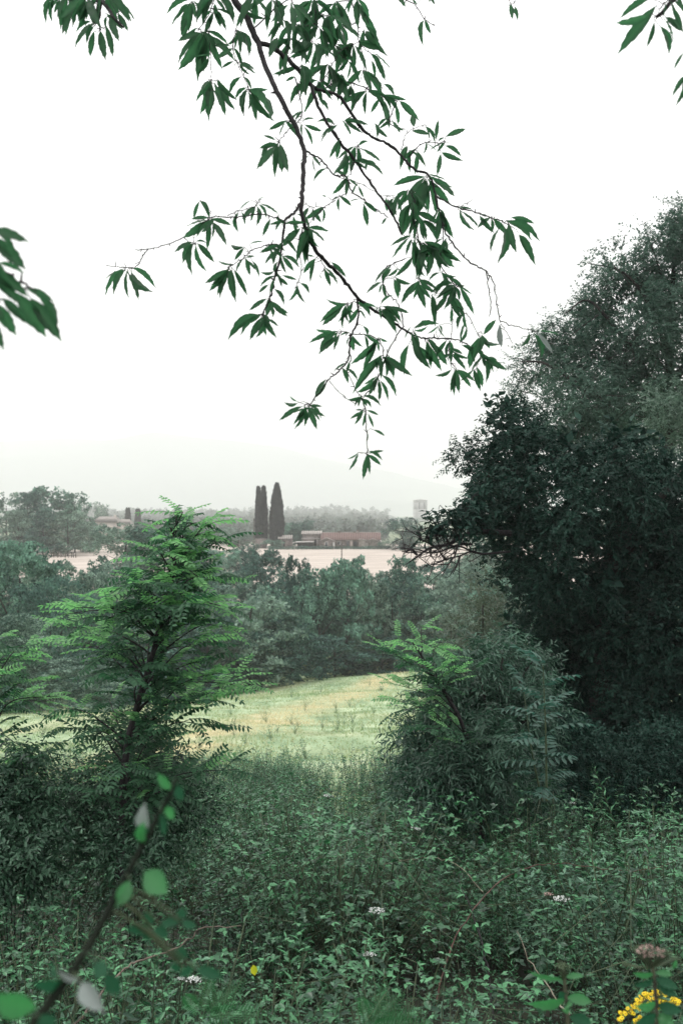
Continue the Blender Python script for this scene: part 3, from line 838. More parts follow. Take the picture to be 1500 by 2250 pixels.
# rustic fence by the far wood
rf = empty('rail_fence', (fx(140, 212), 212, float(ground(fx(140, 212), 212)))); tag(rf, 'broken dark rail fence under the trees of the far wood', 'fence')
for i, q in enumerate((112, 119, 127, 135, 143, 151, 158, 162, 167)):
    X = fx(q, 212); g0 = float(ground(X, 212)); lean = (.35, -.1, .2, .0, .3, -.2, .05, .0, .0)[i]
    part('post', tube([[X, 212, g0 - .2], [X + lean, 212, g0 + 1.3]], .09, 6), M_POLE, rf)
for h in (.6, 1.1):
    X0, X1 = fx(111, 212), fx(168, 212); g0 = float(ground(X0, 212))
    part('rail', tube([[X0, 211.85, g0 + h - .1], [(X0 + X1) / 2, 211.85, g0 + h - .3], [X1, 211.85, g0 + h]], .06, 6), M_POLE, rf)

# hazy house on the left
DH = 385.0
hz = empty('country_house', (fx(232, DH), DH + 6, fz(1192, DH))); tag(hz, 'pale hazy two-storey house with low hipped roof on the left', 'house')
zb_ = float(ground(fx(232, DH), DH)) - .5
part('wall', box(fx(206, DH), fx(256, DH), DH, DH + 11, zb_, fz(1147.5, DH)), M_PLASTER, hz)
part('wing', box(fx(256, DH) + .01, fx(284, DH), DH + 1.5, DH + 9, zb_, fz(1152, DH)), M_PLASTER, hz)
def hip(x0, x1, y0, y1, ze, zr, ins, name='roof'):
    v = np.array([[x0, y0, ze], [x1, y0, ze], [x1, y1, ze], [x0, y1, ze], [x0 + ins, (y0 + y1) / 2, zr], [x1 - ins, (y0 + y1) / 2, zr]])
    return [(v, np.array([[0, 1, 5, 4], [2, 3, 4, 5], [0, 3, 2, 1]]), None), (v, np.array([[1, 2, 5], [3, 0, 4]]), None)]
part('roof', hip(fx(203, DH), fx(259, DH), DH - .7, DH + 11.7, fz(1147.3, DH), fz(1135, DH), 1.6), M_TILEG, hz)
part('wing_roof', hip(fx(254, DH), fx(286, DH), DH + .9, DH + 9.6, fz(1151.8, DH), fz(1141, DH), 1.2), M_TILEG, hz)
part_box('chimney', 245, 248, DH + 4.5, DH + 5.5, 1131.5, 1141, M_PLASTER, hz, d=DH)
for (a, b_, t_, u) in ((213.5, 216.5, 1151, 1156), (226, 230, 1151.5, 1157.5), (226, 230, 1168.5, 1176), (213.5, 216.5, 1168.5, 1176)):
    window(a, b_, t_, u, DH - .03, hz, DH)

# bell tower and spire of the town
DT = 1400.0
bt = empty('bell_tower', (fx(922.5, DT), DT, fz(1160, DT))); tag(bt, 'hazy square bell tower with two tall arched openings above the trees', 'tower')
def rotz(batches, cx, cy, a):
    r = []
    for b in batches:
        v = np.array(b[0], float).copy(); x = v[:, 0] - cx; y = v[:, 1] - cy
        v[:, 0] = cx + x * math.cos(a) - y * math.sin(a); v[:, 1] = cy + x * math.sin(a) + y * math.cos(a)
        r.append((v, b[1], None))
    return r
tw = 27 / FPX * DT * .93; cx_, cy_ = fx(922.5, DT), DT; h2 = tw / 2
x0, x1, y0, y1 = cx_ - h2, cx_ + h2, cy_ - h2, cy_ + h2
zt, zo0, zo1 = fz(1100, DT), fz(1119, DT), fz(1106, DT)
zb_ = fz(1175, DT); ow = 2.0; th = 1.0
B = []
B.append(box(x0, x1, y0, y1, zb_, zo0))                       # shaft
B.append(box(x0, x1, y0, y1, zo1 + 1.2, zt))                  # head
c1 = x0 + tw * .30; c2 = x0 + tw * .76
for (ya, yb_) in ((y0, y0 + th), (y1 - th, y1)):
    for (a, b_) in ((x0, c1 - ow / 2), (c1 + ow / 2, c2 - ow / 2), (c2 + ow / 2, x1)):
        B.append(box(a, b_, ya, yb_, zo0, zo1 + 1.2))
B.append(box(x0, x0 + th, y0 + th, y1 - th, zo0, zo1 + 1.2)); B.append(box(x1 - th, x1, y0 + th, y1 - th, zo0, zo1 + 1.2))
for c in (c1, c2):                                            # arch haunches
    for s in (-1, 1):
        B.append((np.array([[c + s * ow / 2, y0, zo1 + 1.2], [c + s * ow / 2, y0, zo1 - .3], [c + s * ow * .2, y0, zo1 + 1.2]] + [[c + s * ow / 2, y0 + th, zo1 + 1.2], [c + s * ow / 2, y0 + th, zo1 - .3], [c + s * ow * .2, y0 + th, zo1 + 1.2]]), np.array([[0, 1, 2], [3, 5, 4]]), None))
part('shaft', rotz(B, cx_, cy_, .16), M_TOWER, bt)
part('cornice', rotz([box(x0 - .5, x1 + .5, y0 - .5, y1 + .5, zt + .01, zt + .6)], cx_, cy_, .16), M_TILEG, bt)
part('string_course', rotz([box(x0 - .2, x1 + .2, y0 - .2, y1 + .2, fz(1128, DT), fz(1128, DT) + .4)], cx_, cy_, .16), M_TILEG, bt)
part('roof', rotz([(np.array([[x0, y0, zt + .6], [x1, y0, zt + .6], [x1, y1, zt + .6], [x0, y1, zt + .6], [cx_, cy_, zt + 2.0]]), np.array([[0, 1, 4], [1, 2, 4], [2, 3, 4], [3, 0, 4]]), None)], cx_, cy_, .16), M_TILEG, bt)
part('belfry_dark_fill', rotz([box(x0 + 2.4, x1 - 2.4, y0 + 3, y1 - 3, zo0 + .01, zo1 + 1.1)], cx_, cy_, .16), M_DARKOPEN, bt)  # near-black block added to make the belfry openings look unlit

DS = 1460.0
sp_ = empty('church_spire', (fx(1015, DS), DS, fz(1160, DS))); tag(sp_, 'faint pointed church spire rising beside the dark oak', 'spire')
cx_ = fx(1015, DS)
part('tower', box(cx_ - 2.4, cx_ + 2.4, DS - 2.4, DS + 2.4, fz(1180, DS), fz(1121, DS)), M_TOWER, sp_)
part('spire', tube([[cx_, DS, fz(1121, DS) + .01], [cx_, DS, fz(1105, DS)], [cx_, DS, fz(1091, DS)]], [2.5, 1.25, .1], 8), M_TOWER, sp_)
# town roofs right of the tower
for (a, b_, t_, e_, dd, lab) in ((947, 966, 1144, 1147, 1220, 'faint flat-roofed town house right of the bell tower'), (960, 990, 1139, 1144, 1260, 'faint long roof behind the oak twigs'),
                                 (1020, 1060, 1140, 1146, 1230, 'faint town house behind the oak foliage')):
    o = empty('town_house', (fx((a + b_) / 2, dd), dd, fz(1165, dd))); tag(o, lab, 'house')
    part('wall', box(fx(a, dd), fx(b_, dd), dd, dd + 9, fz(1185, dd), fz(e_, dd)), M_PLASTER, o)
    part('roof', hip(fx(a, dd) - .5, fx(b_, dd) + .5, dd - .5, dd + 9.5, fz(e_, dd) + .02, fz(t_, dd), 2.0), M_TILEG, o)
# ---------------------------------------------------------------- near trees built from leafy sprays
def spray_cloud(rng, lobes, n, per, leaf, width, tpl=DIA, droop=.35, slen=.34, shell=.55, flat=.75, jit=.45, up=.35):
    """lobes: (px, py, distance, radius px); sprays of alternate leaves grow outwards from the lobes"""
    L = np.array(lobes, float)
    C = Pn(L[:, 0], L[:, 1], L[:, 2]); R = L[:, 3] / FPX * L[:, 2]
    # secondary lobes break up the outline
    m = 16
    k = np.repeat(np.arange(len(C)), m)
    d2 = sph(rng, len(k), .25)
    SC = C[k] + d2 * R[k][:, None] * rng.uniform(.35, 1.0, (len(k), 1)); SR = R[k] * rng.uniform(.22, .48, len(k)); SD = d2
    ST = rng.uniform(0, 1, len(k))
    w = SR ** 2; w /= w.sum()
    q = rng.choice(len(k), n, p=w)
    o = nrm(sph(rng, n, up) + .45 * SD[q])
    base = SC[q] + o * SR[q][:, None] * (1 - shell * rng.uniform(0, 1, (n, 1)) ** 1.6) * np.array([1, 1, flat])
    sd = nrm(o + .5 * rng.normal(size=(n, 3)) + np.array([0, 0, -droop * .4]))
    s = np.linspace(.1, 1, per)[None, :, None]
    ln = slen * rng.uniform(.5, 1.3, (n, 1, 1))
    pos = base[:, None] + sd[:, None] * s * ln + np.array([0, 0, -1.0]) * (s * ln) ** 2 * droop
    side = nrm(np.cross(sd, rng.normal(size=(n, 3)) * .5 + np.array([0, 0, 1.0])))
    alt = (np.where(np.arange(per) % 2, 1.0, -1.0))[None, :, None]
    dr = sd[:, None] * .6 + side[:, None] * alt * .8 + rng.normal(0, .3, (n, per, 3)) + np.array([0, 0, -droop])
    nor = np.array([0, 0, 1.0]) * .75 + .35 * o[:, None] + rng.normal(0, jit, (n, per, 3))
    pos = pos.reshape(-1, 3); dr = dr.reshape(-1, 3); nor = nor.reshape(-1, 3)
    N_ = len(pos)
    tint = np.clip(np.repeat(.2 + .5 * ST[q], per) + rng.normal(0, .18, N_), 0, 1)
    sz = leaf * rng.uniform(.6, 1.25, N_)
    return place(tpl, pos, dr, nor, sz, sz * width, tint), base, sd

def limb(pxpts, r0, r1, k=5, sides=7):
    p = smooth_line([P(*q) for q in pxpts], k)
    return tube(p, np.linspace(r0, r1, len(p)) , sides)

rg = np.random.default_rng(101)
def dd(x, y): return 17.6 + 1.6 * math.sin(x / 90.) * math.cos(y / 120.)
oak_l = [(1128, 958, 72), (1062, 1012, 55), (1005, 1008, 20), (1030, 1000, 32), (1190, 1010, 74), (1112, 1085, 80), (1075, 1080, 40), (1220, 1120, 110), (1340, 1050, 110), (1430, 1110, 110),
         (1140, 1190, 72), (1290, 1220, 120), (1420, 1250, 130), (1165, 1290, 70), (1280, 1350, 120), (1420, 1400, 130), (1185, 1400, 70), (1290, 1480, 120), (1420, 1540, 130),
         (1200, 1530, 90), (1300, 1620, 105), (1430, 1650, 105), (1175, 1640, 85), (1540, 1200, 140), (1560, 1420, 150), (1540, 1600, 120),          (1100, 1140, 45), (1660, 1150, 150), (1680, 1400, 150), (1660, 1620, 130), (1160, 1715, 60), (1260, 1715, 70), (1370, 1720, 75), (1480, 1725, 75), (1590, 1720, 80), (1100, 1560, 60), (1240, 1560, 90), (1350, 1560, 100), (1230, 1450, 80)]
oak_lobes = [(x, y, dd(x, y), r) for x, y, r in oak_l]
zr = float(ground(4.6, 18))
oak = empty('oak_tree', (4.6, 18.3, zr)); tag(oak, 'huge dark dense oak filling the right side of the picture', 'tree')
core = [(x, y, d + .9, r * .72) for x, y, d, r in oak_lobes if r > 60]
b1, _, _ = spray_cloud(rg, oak_lobes, 14500, 13, .068, .5, droop=.45, slen=.30)
b2, _, _ = spray_cloud(rg, core, 4200, 9, .19, .6, droop=.2, slen=.4)  # oversized inner leaves added to block light through the crown
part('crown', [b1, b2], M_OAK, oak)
part('trunk', [limb([(1325, 1720 + 130, 18.3), (1330, 1500, 18.4), (1345, 1300, 18.4), (1360, 1100, 18.4), (1340, 960, 18.5)], .34, .12, 5, 12)], M_BARK, oak, True)
for pts, r in (([(1340, 1360, 18.4), (1250, 1240, 18.0), (1150, 1120, 17.6), (1060, 1030, 17.6)], .12),
               ([(1350, 1250, 18.4), (1430, 1120, 17.8), (1520, 1010, 18)], .13),
               ([(1335, 1450, 18.4), (1450, 1330, 17.5), (1580, 1240, 18)], .12)):
    part('limb', [limb(pts, r, .025)], M_BARK, oak, True)

# bare twiggy bough reaching left in front of the farm field
tw = []
main = [(1120, 1172, 16.8), (1058, 1168, 16.4), (1016, 1178, 16.2), (985, 1196, 16.0), (945, 1204, 16.0), (915, 1224, 15.9), (892, 1240, 15.9)]
tw.append(limb(main, .05, .008))
subs = [[(1036, 1171, 16.3), (1027, 1162, 16.2), (1005, 1161, 16.1), (975, 1165, 16.0), (955, 1160, 15.9), (930, 1160, 15.8)],
        [(1016, 1178, 16.2), (1000, 1177, 16.1), (982, 1178, 16.0), (960, 1176, 15.9), (935, 1183, 15.8), (920, 1180, 15.8)],
        [(1120, 1212, 16.6), (1060, 1217, 16.4), (1037, 1211, 16.3), (1008, 1222, 16.2), (980, 1228, 16.1), (955, 1238, 16.0), (930, 1244, 16)],
        [(1060, 1217, 16.4), (1037, 1212, 16.3), (1015, 1202, 16.2), (990, 1199, 16.1), (965, 1204, 16.0), (952, 1218, 16.0)],
        [(1037, 1196, 16.3), (1010, 1196, 16.2), (985, 1205, 16.1), (962, 1213, 16.0), (940, 1214, 15.9), (918, 1207, 15.9), (897, 1206, 15.8), (880, 1206, 15.8)],
        [(960, 1204, 16.0), (945, 1195, 15.9), (930, 1187, 15.9), (922, 1182, 15.9)],
        [(985, 1196, 16.0), (978, 1178, 15.9), (970, 1166, 15.8), (976, 1154, 15.8)],
        [(1010, 1161, 16.1), (1000, 1150, 16.0), (985, 1146, 15.9)],
        [(915, 1218, 15.9), (905, 1208, 15.8), (890, 1212, 15.8), (882, 1212, 15.7)],
        [(1015, 1178, 16.2), (1005, 1200, 16.1), (998, 1222, 16.0), (985, 1240, 16.0), (972, 1262, 15.9)],
        [(1010, 1222, 16.2), (1004, 1240, 16.1), (994, 1262, 16.0)],
        [(980, 1230, 16.1), (972, 1222, 16), (962, 1208, 15.9), (950, 1200, 15.9)],
        [(945, 1204, 16), (946, 1220, 15.9), (955, 1232, 15.9)],
        [(1060, 1168, 16.4), (1052, 1150, 16.3), (1035, 1135, 16.2), (1022, 1120, 16.1), (1032, 1108, 16.1)]]
rt = np.random.default_rng(7)
for s in subs:
    tw.append(limb(s, .022, .005, 4, 5))
    p = smooth_line([P(*q) for q in s], 4)
    for i in range(2, len(p) - 1, 2):
        e = p[i] + np.array([rt.normal(-.10, .14), rt.normal(0, .12), rt.normal(.0, .16)])
        e2 = e + np.array([rt.normal(-.06, .08), rt.normal(0, .06), rt.normal(-.02, .10)])
        tw.append(tube(smooth_line([p[i], e, e2], 3), np.linspace(.008, .003, 7), 4))
        if rt.uniform() < .6:
            e3 = e + np.array([rt.normal(0, .1), rt.normal(0, .06), rt.normal(0, .12)])
            tw.append(tube(smooth_line([e, (e + e3) / 2 + rt.normal(0, .02, 3), e3], 3), np.linspace(.005, .0025, 7), 4))
part('bare_bough', tw, M_TWIG, oak, True)
lob = [(960, 1152, 15.9, 14), (985, 1146, 15.9, 20), (1008, 1150, 16, 22), (1030, 1135, 16.1, 22), (1045, 1110, 16.2, 20), (940, 1158, 15.8, 9), (922, 1175, 15.8, 6), (1040, 1160, 16.2, 20), (1065, 1130, 16.5, 28), (1060, 1080, 16.6, 20), (1035, 1095, 16.4, 12)]
b3, _, _ = spray_cloud(rg, lob, 190, 8, .13, .42, droop=.5, slen=.22)
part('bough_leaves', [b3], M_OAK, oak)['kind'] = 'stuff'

# tall airy elm above and behind the oak
airy_l = [(1482, 492, 40), (1455, 540, 38), (1500, 560, 55), (1415, 520, 14), (1345, 575, 26), (1295, 578, 14), (1400, 600, 50), (1440, 640, 60), (1340, 640, 46), (1300, 660, 28), (1300, 705, 52), (1235, 735, 36), (1215, 760, 36),
          (1180, 790, 34), (1140, 800, 20), (1150, 850, 30), (1235, 830, 58), (1330, 780, 76), (1430, 740, 76), (1500, 680, 76), (1300, 880, 76), (1205, 885, 40), (1390, 870, 80), (1470, 840, 70),
          (1250, 950, 60), (1330, 950, 70), (1420, 940, 80), (1560, 600, 90), (1590, 760, 110), (1560, 900, 100), (1175, 745, 14), (1240, 690, 12), (1270, 760, 40), (1520, 480, 50)]
airy_lobes = [(x, y, 26 + 1.8 * math.sin(x / 70. + y / 50.), r) for x, y, r in airy_l]
za = float(ground(8.4, 27))
elm = empty('elm_tree', (8.4, 27, za)); tag(elm, 'tall airy grey green tree rising behind the dark oak against the white sky', 'tree')
b1, bs, sdv = spray_cloud(rg, airy_lobes, 8200, 11, .088, .5, droop=.25, slen=.5, shell=1.0, up=.2)
b2, _, _ = spray_cloud(rg, [(x, y, d + .5, r * .7) for x, y, d, r in airy_lobes if r > 45], 1500, 9, .16, .6, droop=.2, slen=.5)
b1 = [b1, b2]
part('crown', b1, M_AIRY, elm)
part('trunk', [limb([(1440, 1700, 27), (1450, 1300, 27), (1460, 1000, 27), (1470, 780, 27), (1480, 560, 27)], .34, .05, 5, 10)], M_BARK, elm, True)
for pts, r in (([(1458, 1050, 27), (1380, 940, 26.5), (1290, 860, 26), (1200, 800, 26), (1140, 795, 26)], .10),
               ([(1462, 960, 27), (1420, 820, 26.5), (1350, 720, 26), (1290, 660, 26), (1240, 690, 26)], .09),
               ([(1470, 800, 27), (1430, 680, 26.5), (1370, 600, 26.2), (1290, 578, 26)], .07),
               ([(1468, 860, 27), (1540, 740, 27), (1600, 640, 27)], .09),
               ([(1380, 940, 26.5), (1300, 905, 26), (1220, 880, 26)], .05),
               ([(1350, 720, 26), (1320, 690, 26), (1250, 740, 26)], .035),
               ([(1475, 700, 27), (1450, 600, 26.6), (1415, 500, 26.5)], .04)):
    part('limb', [limb(pts, r, .012)], M_BARK, elm, True)
# fine twigs so the crown's edge is drawn
tws = []
for i in range(0, len(bs), 26):
    e = bs[i]; s0 = e - sdv[i] * .7 + np.array([.1, 0, -.15])
    tws.append(tube([s0, (s0 + e) / 2 + rt.normal(0, .03, 3), e + sdv[i] * .35], [.012, .009, .004], 4))
part('twigs', tws, M_BARK, elm)['kind'] = 'stuff'

# pale leaved tree at the right picture edge
pal = [(1485, 955, 22.5, 55), (1462, 890, 22.5, 36), (1500, 880, 22.5, 40), (1500, 1015, 22.3, 42), (1560, 940, 22.6, 70), (1580, 840, 22.6, 60), (1600, 1040, 22.6, 70), (1425, 875, 22.8, 18)]
pt = empty('pale_tree', (8.6, 22.6, float(ground(8.6, 22.6)))); tag(pt, 'small patch of pale silvery foliage at the right edge before the tall airy tree', 'tree')
b1, _, _ = spray_cloud(rg, pal, 900, 12, .075, .5, droop=.3, slen=.4)
part('crown', [b1], M_PALE, pt)
part('trunk', [limb([(1600, 1740, 22.7), (1590, 1300, 22.7), (1560, 940, 22.7)], .16, .04, 5, 8)], M_BARK, pt, True)

# olive bush at the foot of the oak's left side
ob_ = [(1075, 1262, 24, 26), (1060, 1300, 24, 40), (1040, 1370, 23.5, 50), (1080, 1420, 23, 60), (1010, 1400, 24, 30), (1100, 1350, 23.5, 50), (1060, 1480, 23, 60), (1120, 1500, 22.6, 60), (1000, 1470, 23.2, 36), (1050, 1560, 22.8, 60), (1110, 1620, 22.6, 70)]
bu = empty('bush', (3.6, 23.3, float(ground(3.6, 23.3)))); tag(bu, 'dull olive grey bush at the left foot of the dark oak', 'bush')
b1, _, _ = spray_cloud(rg, ob_, 1500, 12, .065, .6, droop=.2, slen=.35)
part('foliage', [b1], leaf_mat('olive bush leaf', (.035, .058, .035), (.10, .13, .085), rough=.5, trans=.25), bu)
part('stem', [limb([(1070, 1720, 23.3), (1062, 1500, 23.3), (1060, 1330, 23.5)], .06, .02)], M_BARK, bu, True)

# glossy dark shrub in front of the oak
sh_l = [(985, 1552, 52), (1050, 1515, 66), (1125, 1555, 66), (935, 1600, 36), (1010, 1630, 74), (1080, 1665, 72), (955, 1680, 44), (1150, 1480, 40), (1100, 1440, 28), (910, 1660, 18), (900, 1720, 26), (1040, 1450, 26), (890, 1610, 14),
        (1010, 1715, 60), (1120, 1750, 70), (940, 1740, 34), (1010, 1790, 40)]
sh = empty('shrub', (1.6, 11.2, float(ground(1.6, 11.2)))); tag(sh, 'dark shrub with glossy narrow leaves right of the meadow below the small locust', 'shrub')
b1, sb, ss = spray_cloud(rg, [(x, y, 11.0 + .8 * math.sin(x / 60. + y / 45.), r) for x, y, r in sh_l], 3900, 13, .075, .27, tpl=OVAL, droop=.45, slen=.36, shell=.8)
part('foliage', [b1], M_SHRUB, sh)
stb = [tube(smooth_line([P(1080, 1800, 11.3), P(1080, 1650, 11.2), P(1090 + dx, 1560 + dy, 11.0), P(1090 + 1.6 * dx, 1560 + 1.8 * dy, 11.0)], 4), np.linspace(.03, .006, 13), 6) for dx, dy in ((-90, 20), (-30, -50), (50, -60), (90, 10), (-110, 60), (10, -80))]
for s in stb: part('stem', [s], M_BARK, sh, True)

# ---------------------------------------------------------------- locust saplings with pinnate fronds
def frond_mesh(seed, mat, pairs=9, droop=.35, ll=.19, lw=.44, fold=.25):
    rng = np.random.default_rng(seed)
    t = np.linspace(.14, 1, pairs)
    def curve(t): return np.stack([.06 * np.sin(t * 3 + seed), t * (1 - .12 * droop * t), .10 * t - droop * t ** 2], -1)
    c = curve(t); tan = nrm(curve(t + .01) - c)
    pos, dr, nr, sz = [], [], [], []
    for i in range(pairs):
        upv = nrm(np.cross(np.array([1.0, 0, 0]), tan[i]))
        for s in (-1, 1):
            pos.append(c[i]); dr.append(np.array([s, 0, 0]) + .45 * tan[i] - upv * (fold + rng.normal(0, .12)) + rng.normal(0, .06, 3)); nr.append(upv + s * np.array([.2, 0, 0]) + rng.normal(0, .18, 3))
            sz.append(ll * (1.05 - .35 * abs(t[i] - .45)) * rng.uniform(.85, 1.1))
    pos.append(c[-1]); dr.append(tan[-1]); nr.append(np.array([0, 0, 1.0])); sz.append(ll * .85)
    pos, dr, nr, sz = map(np.array, (pos, dr, nr, sz))
    b = place(OVAL, pos, dr, nr, sz, sz * lw * 1.15, np.clip(rng.normal(.5, .2, len(pos)), 0, 1))
    r = tube(curve(np.linspace(0, 1, 6)), np.linspace(.012, .005, 6), 3, .2)
    me = mesh_np([b, r], 'leaf'); me.materials.append(mat)
    return me, (b, r)
FR_D = [frond_mesh(s, M_LOC, droop=dp, pairs=pr) for s, dp, pr in ((1, .25, 9), (2, .4, 10), (3, .55, 8), (4, .3, 10), (5, .45, 9))]
FR_Y = [frond_mesh(s, M_LOCY, droop=dp, pairs=pr, fold=.1) for s, dp, pr in ((11, .15, 8), (12, .3, 9), (13, .22, 9))]

def basis(dirv, nor, L):
    y = np.array(dirv, float); y /= np.linalg.norm(y)
    x = np.cross(y, nor); x /= np.linalg.norm(x) + 1e-9
    z = np.cross(x, y)
    return x, y, z

def put_instances(root, items, name, nmax=300):
    """items: (key size, mesh, source batches, pos, dir, nor, length); the largest in view become parts, the rest one joined part"""
    items.sort(key=lambda it: -it[0])
    L = root.location
    rest = {}
    for i, (k, me, src, pos, dirv, nor, ln) in enumerate(items):
        x, y, z = basis(dirv, nor, ln)
        if i < nmax:
            o = bpy.data.objects.new(name, me); col.objects.link(o); o.parent = root
            M = Matrix(((x[0] * ln, y[0] * ln, z[0] * ln, pos[0] - L.x), (x[1] * ln, y[1] * ln, z[1] * ln, pos[1] - L.y), (x[2] * ln, y[2] * ln, z[2] * ln, pos[2] - L.z), (0, 0, 0, 1)))
            o.matrix_basis = M
        else:
            R = np.stack([x, y, z], 0) * ln
            for b in src:
                rest.setdefault(me.materials[0].name, []).append((np.asarray(b[0]) @ R + np.asarray(pos), b[1], b[2]))
    for mn, bs_ in rest.items():
        o = build('leaves', bs_, bpy.data.materials[mn], root); o['kind'] = 'stuff'

def locust(name, label, trunk, tips, seed, cat='tree', dep=.7, young_y=1500, flen=.26, rt0=.03, sp=.052, cx=330, ymin=None, zup=.28):
    rng = np.random.default_rng(seed)
    tp = smooth_line([P(*q) for q in trunk], 6)
    b = tp[0]
    root = empty(name, b); tag(root, label, cat)
    part('trunk', [tube(tp, np.linspace(rt0, .006, len(tp)), 8)], M_TWIG, root, True)
    items = []
    tips = [q for i, q in enumerate(tips) if not (q[1] > 1380 and q[2] == 0 and i % 3 == 0)]
    for ti, tpx in enumerate(tips):
        x, y = tpx[0], tpx[1]
        yng = tpx[2] if len(tpx) > 2 else 0
        d = np.median([q[2] for q in trunk]) + (rng.uniform(-dep, dep) if len(tpx) < 4 else tpx[3])
        tj_ = int(np.argmin(np.abs((1125 - tp[:, 2] / tp[:, 1] * FPX) - y - 30)))
        tx_ = 750 + tp[tj_, 0] / tp[tj_, 1] * FPX
        x = tx_ + (x - tx_) * .87
        e = P(x, y, d)
        # start: trunk point below the tip
        low = e[2] - zup * (np.linalg.norm(e[:2] - tp[0][:2]) + .25)
        j = int(np.argmin(np.abs(tp[:, 2] - low))); s = tp[max(0, j)]
        mid = s * .45 + e * .55 + np.array([0, 0, .10]) + rng.normal(0, .04, 3)
        c = smooth_line([s, s * .8 + e * .2 + np.array([0, 0, .05]), mid, e], 7)
        part('branch', [tube(c, np.linspace(.008, .002, len(c)), 5)], M_TWIG, root, True)
        seg = np.linalg.norm(np.diff(c, axis=0), axis=1); arc = np.concatenate([[0], np.cumsum(seg)]); T = arc[-1]
        a = max(.12, T - .8); sgn = 1
        while a < T + 1e-3:
            i = min(len(c) - 2, int(np.searchsorted(arc, a) - 1)); i = max(i, 0)
            f = (a - arc[i]) / max(seg[i], 1e-6); p = c[i] * (1 - f) + c[i + 1] * f
            tan = c[i + 1] - c[i]; tan = tan / np.linalg.norm(tan)
            sd_ = np.cross(tan, [0, 0, 1.0]); sd_ /= np.linalg.norm(sd_) + 1e-9
            w = a / T
            dv = tan * (.35 + .6 * w ** 3) + sd_ * sgn * (.9 - .5 * w ** 3) + np.array([0, 0, rng.uniform(.0, .45)]) + rng.normal(0, .18, 3)
            nv = np.array([0, 0, 1.0]) + rng.normal(0, .28, 3)
            L_ = flen * rng.uniform(.75, 1.15)
            y_ = rng.uniform() < (.9 if (yng and w > .45) else .10 if not yng else .4)
            F = FR_Y if y_ else FR_D
            me, src = F[rng.integers(len(F))]
            items.append((L_ / p[1] + (.01 if yng else 0) * rng.uniform(), me, src, p, dv, nv, L_))
            sgn = -sgn; a += sp * rng.uniform(.6, 1.4)
    put_instances(root, items, 'leaf')
    return root

tips = [(378, 1138, 1, 0), (384, 1160, 0, .1), (465, 1145, 1, .2), (450, 1160, 0), (490, 1170, 1, .1), (500, 1180, 1), (420, 1182, 0), (365, 1192, 1), (400, 1185, 0), (462, 1192, 0), (500, 1190, 0),
        (360, 1215, 1), (430, 1230, 0), (318, 1232, 1), (270, 1280, 1), (300, 1285, 0), (345, 1265, 0), (400, 1262, 0), (450, 1270, 1), (500, 1268, 1), (530, 1285, 1), (238, 1296, 1), (255, 1322, 0), (322, 1335, 0), (420, 1325, 0), (480, 1330, 1), (537, 1338, 1), (520, 1378, 1),
        (142, 1335, 1), (108, 1350, 1), (104, 1378, 1), (130, 1402, 1), (182, 1368, 1), (222, 1358, 0), (262, 1388, 0), (330, 1400, 0), (420, 1395, 0), (500, 1408, 1), (478, 1450, 0), (150, 1440, 0), (205, 1445, 0), (252, 1460, 0), (305, 1465, 0), (400, 1455, 0),
        (452, 1480, 1), (520, 1478, 1), (562, 1488, 1), (580, 1506, 1), (150, 1515, 0), (112, 1555, 0), (135, 1600, 0), (168, 1575, 0), (232, 1535, 0), (320, 1535, 0), (400, 1535, 0), (462, 1548, 0), (512, 1540, 1), (552, 1548, 0), (492, 1596, 0), (200, 1615, 0), (255, 1615, 0),
        (330, 1615, 0), (400, 1622, 0), (470, 1655, 0), (535, 1668, 0), (565, 1690, 0), (150, 1668, 0), (212, 1690, 0), (282, 1690, 0), (352, 1690, 0), (422, 1700, 0), (182, 1750, 0), (255, 1760, 0), (330, 1760, 0), (395, 1745, 0),
        (290, 1560, 0), (350, 1580, 0), (270, 1660, 0), (310, 1730, 0), (440, 1420, 0), (370, 1350, 0), (300, 1420, 0), (200, 1400, 0), (350, 1500, 0), (430, 1500, 0), (260, 1500, 0), (380, 1300, 0), (450, 1370, 0), (230, 1580, 0)]
locust('locust_sapling', 'tall bright green locust sapling with feathery leaves left of the meadow',
       [(262, 1930, 7.0), (268, 1780, 7.0), (280, 1640, 7.0), (302, 1550, 7.0), (335, 1440, 7.0), (362, 1330, 7.0), (385, 1240, 7.0), (384, 1190, 7.0), (372, 1150, 7.0)], tips, 3)
locust('locust_sapling', 'second locust sapling cut off by the left picture edge',
       [(-60, 1930, 7.6), (-50, 1760, 7.6), (-35, 1600, 7.6), (-20, 1480, 7.6), (-5, 1400, 7.6)],
       [(30, 1442, 1), (62, 1447, 1), (86, 1430, 1), (70, 1500, 1), (20, 1482, 1), (-5, 1400, 1), (68, 1555, 0), (128, 1540, 1), (150, 1530, 1), (40, 1600, 0), (92, 1675, 0), (52, 1700, 0), (20, 1640, 0), (112, 1660, 0), (-40, 1500, 0), (-60, 1580, 0), (-30, 1650, 0), (10, 1560, 0), (0, 1720, 0), (60, 1640, 0), (-80, 1460, 0), (30, 1520, 0)], 4)
locust('locust_sapling', 'small locust sapling right of the meadow above the glossy shrub',
       [(1060, 1850, 10.4), (1045, 1700, 10.3), (1010, 1580, 10.2), (960, 1500, 10.1), (925, 1440, 10.0), (905, 1410, 10)],
       [(822, 1422, 1, -.2), (850, 1432, 0), (872, 1402, 1), (900, 1396, 0), (935, 1376, 1, 0), (900, 1440, 0), (870, 1470, 0), (828, 1498, 1), (852, 1490, 1), (880, 1520, 0), (950, 1440, 1), (982, 1430, 1), (1002, 1448, 1), (930, 1480, 1), (962, 1498, 0), (838, 1535, 1), (862, 1560, 0), (900, 1555, 0), (942, 1538, 0), (878, 1600, 0), (1010, 1480, 0), (1030, 1520, 0), (1065, 1460, 0), (920, 1600, 0)], 6, flen=.27, sp=.075)

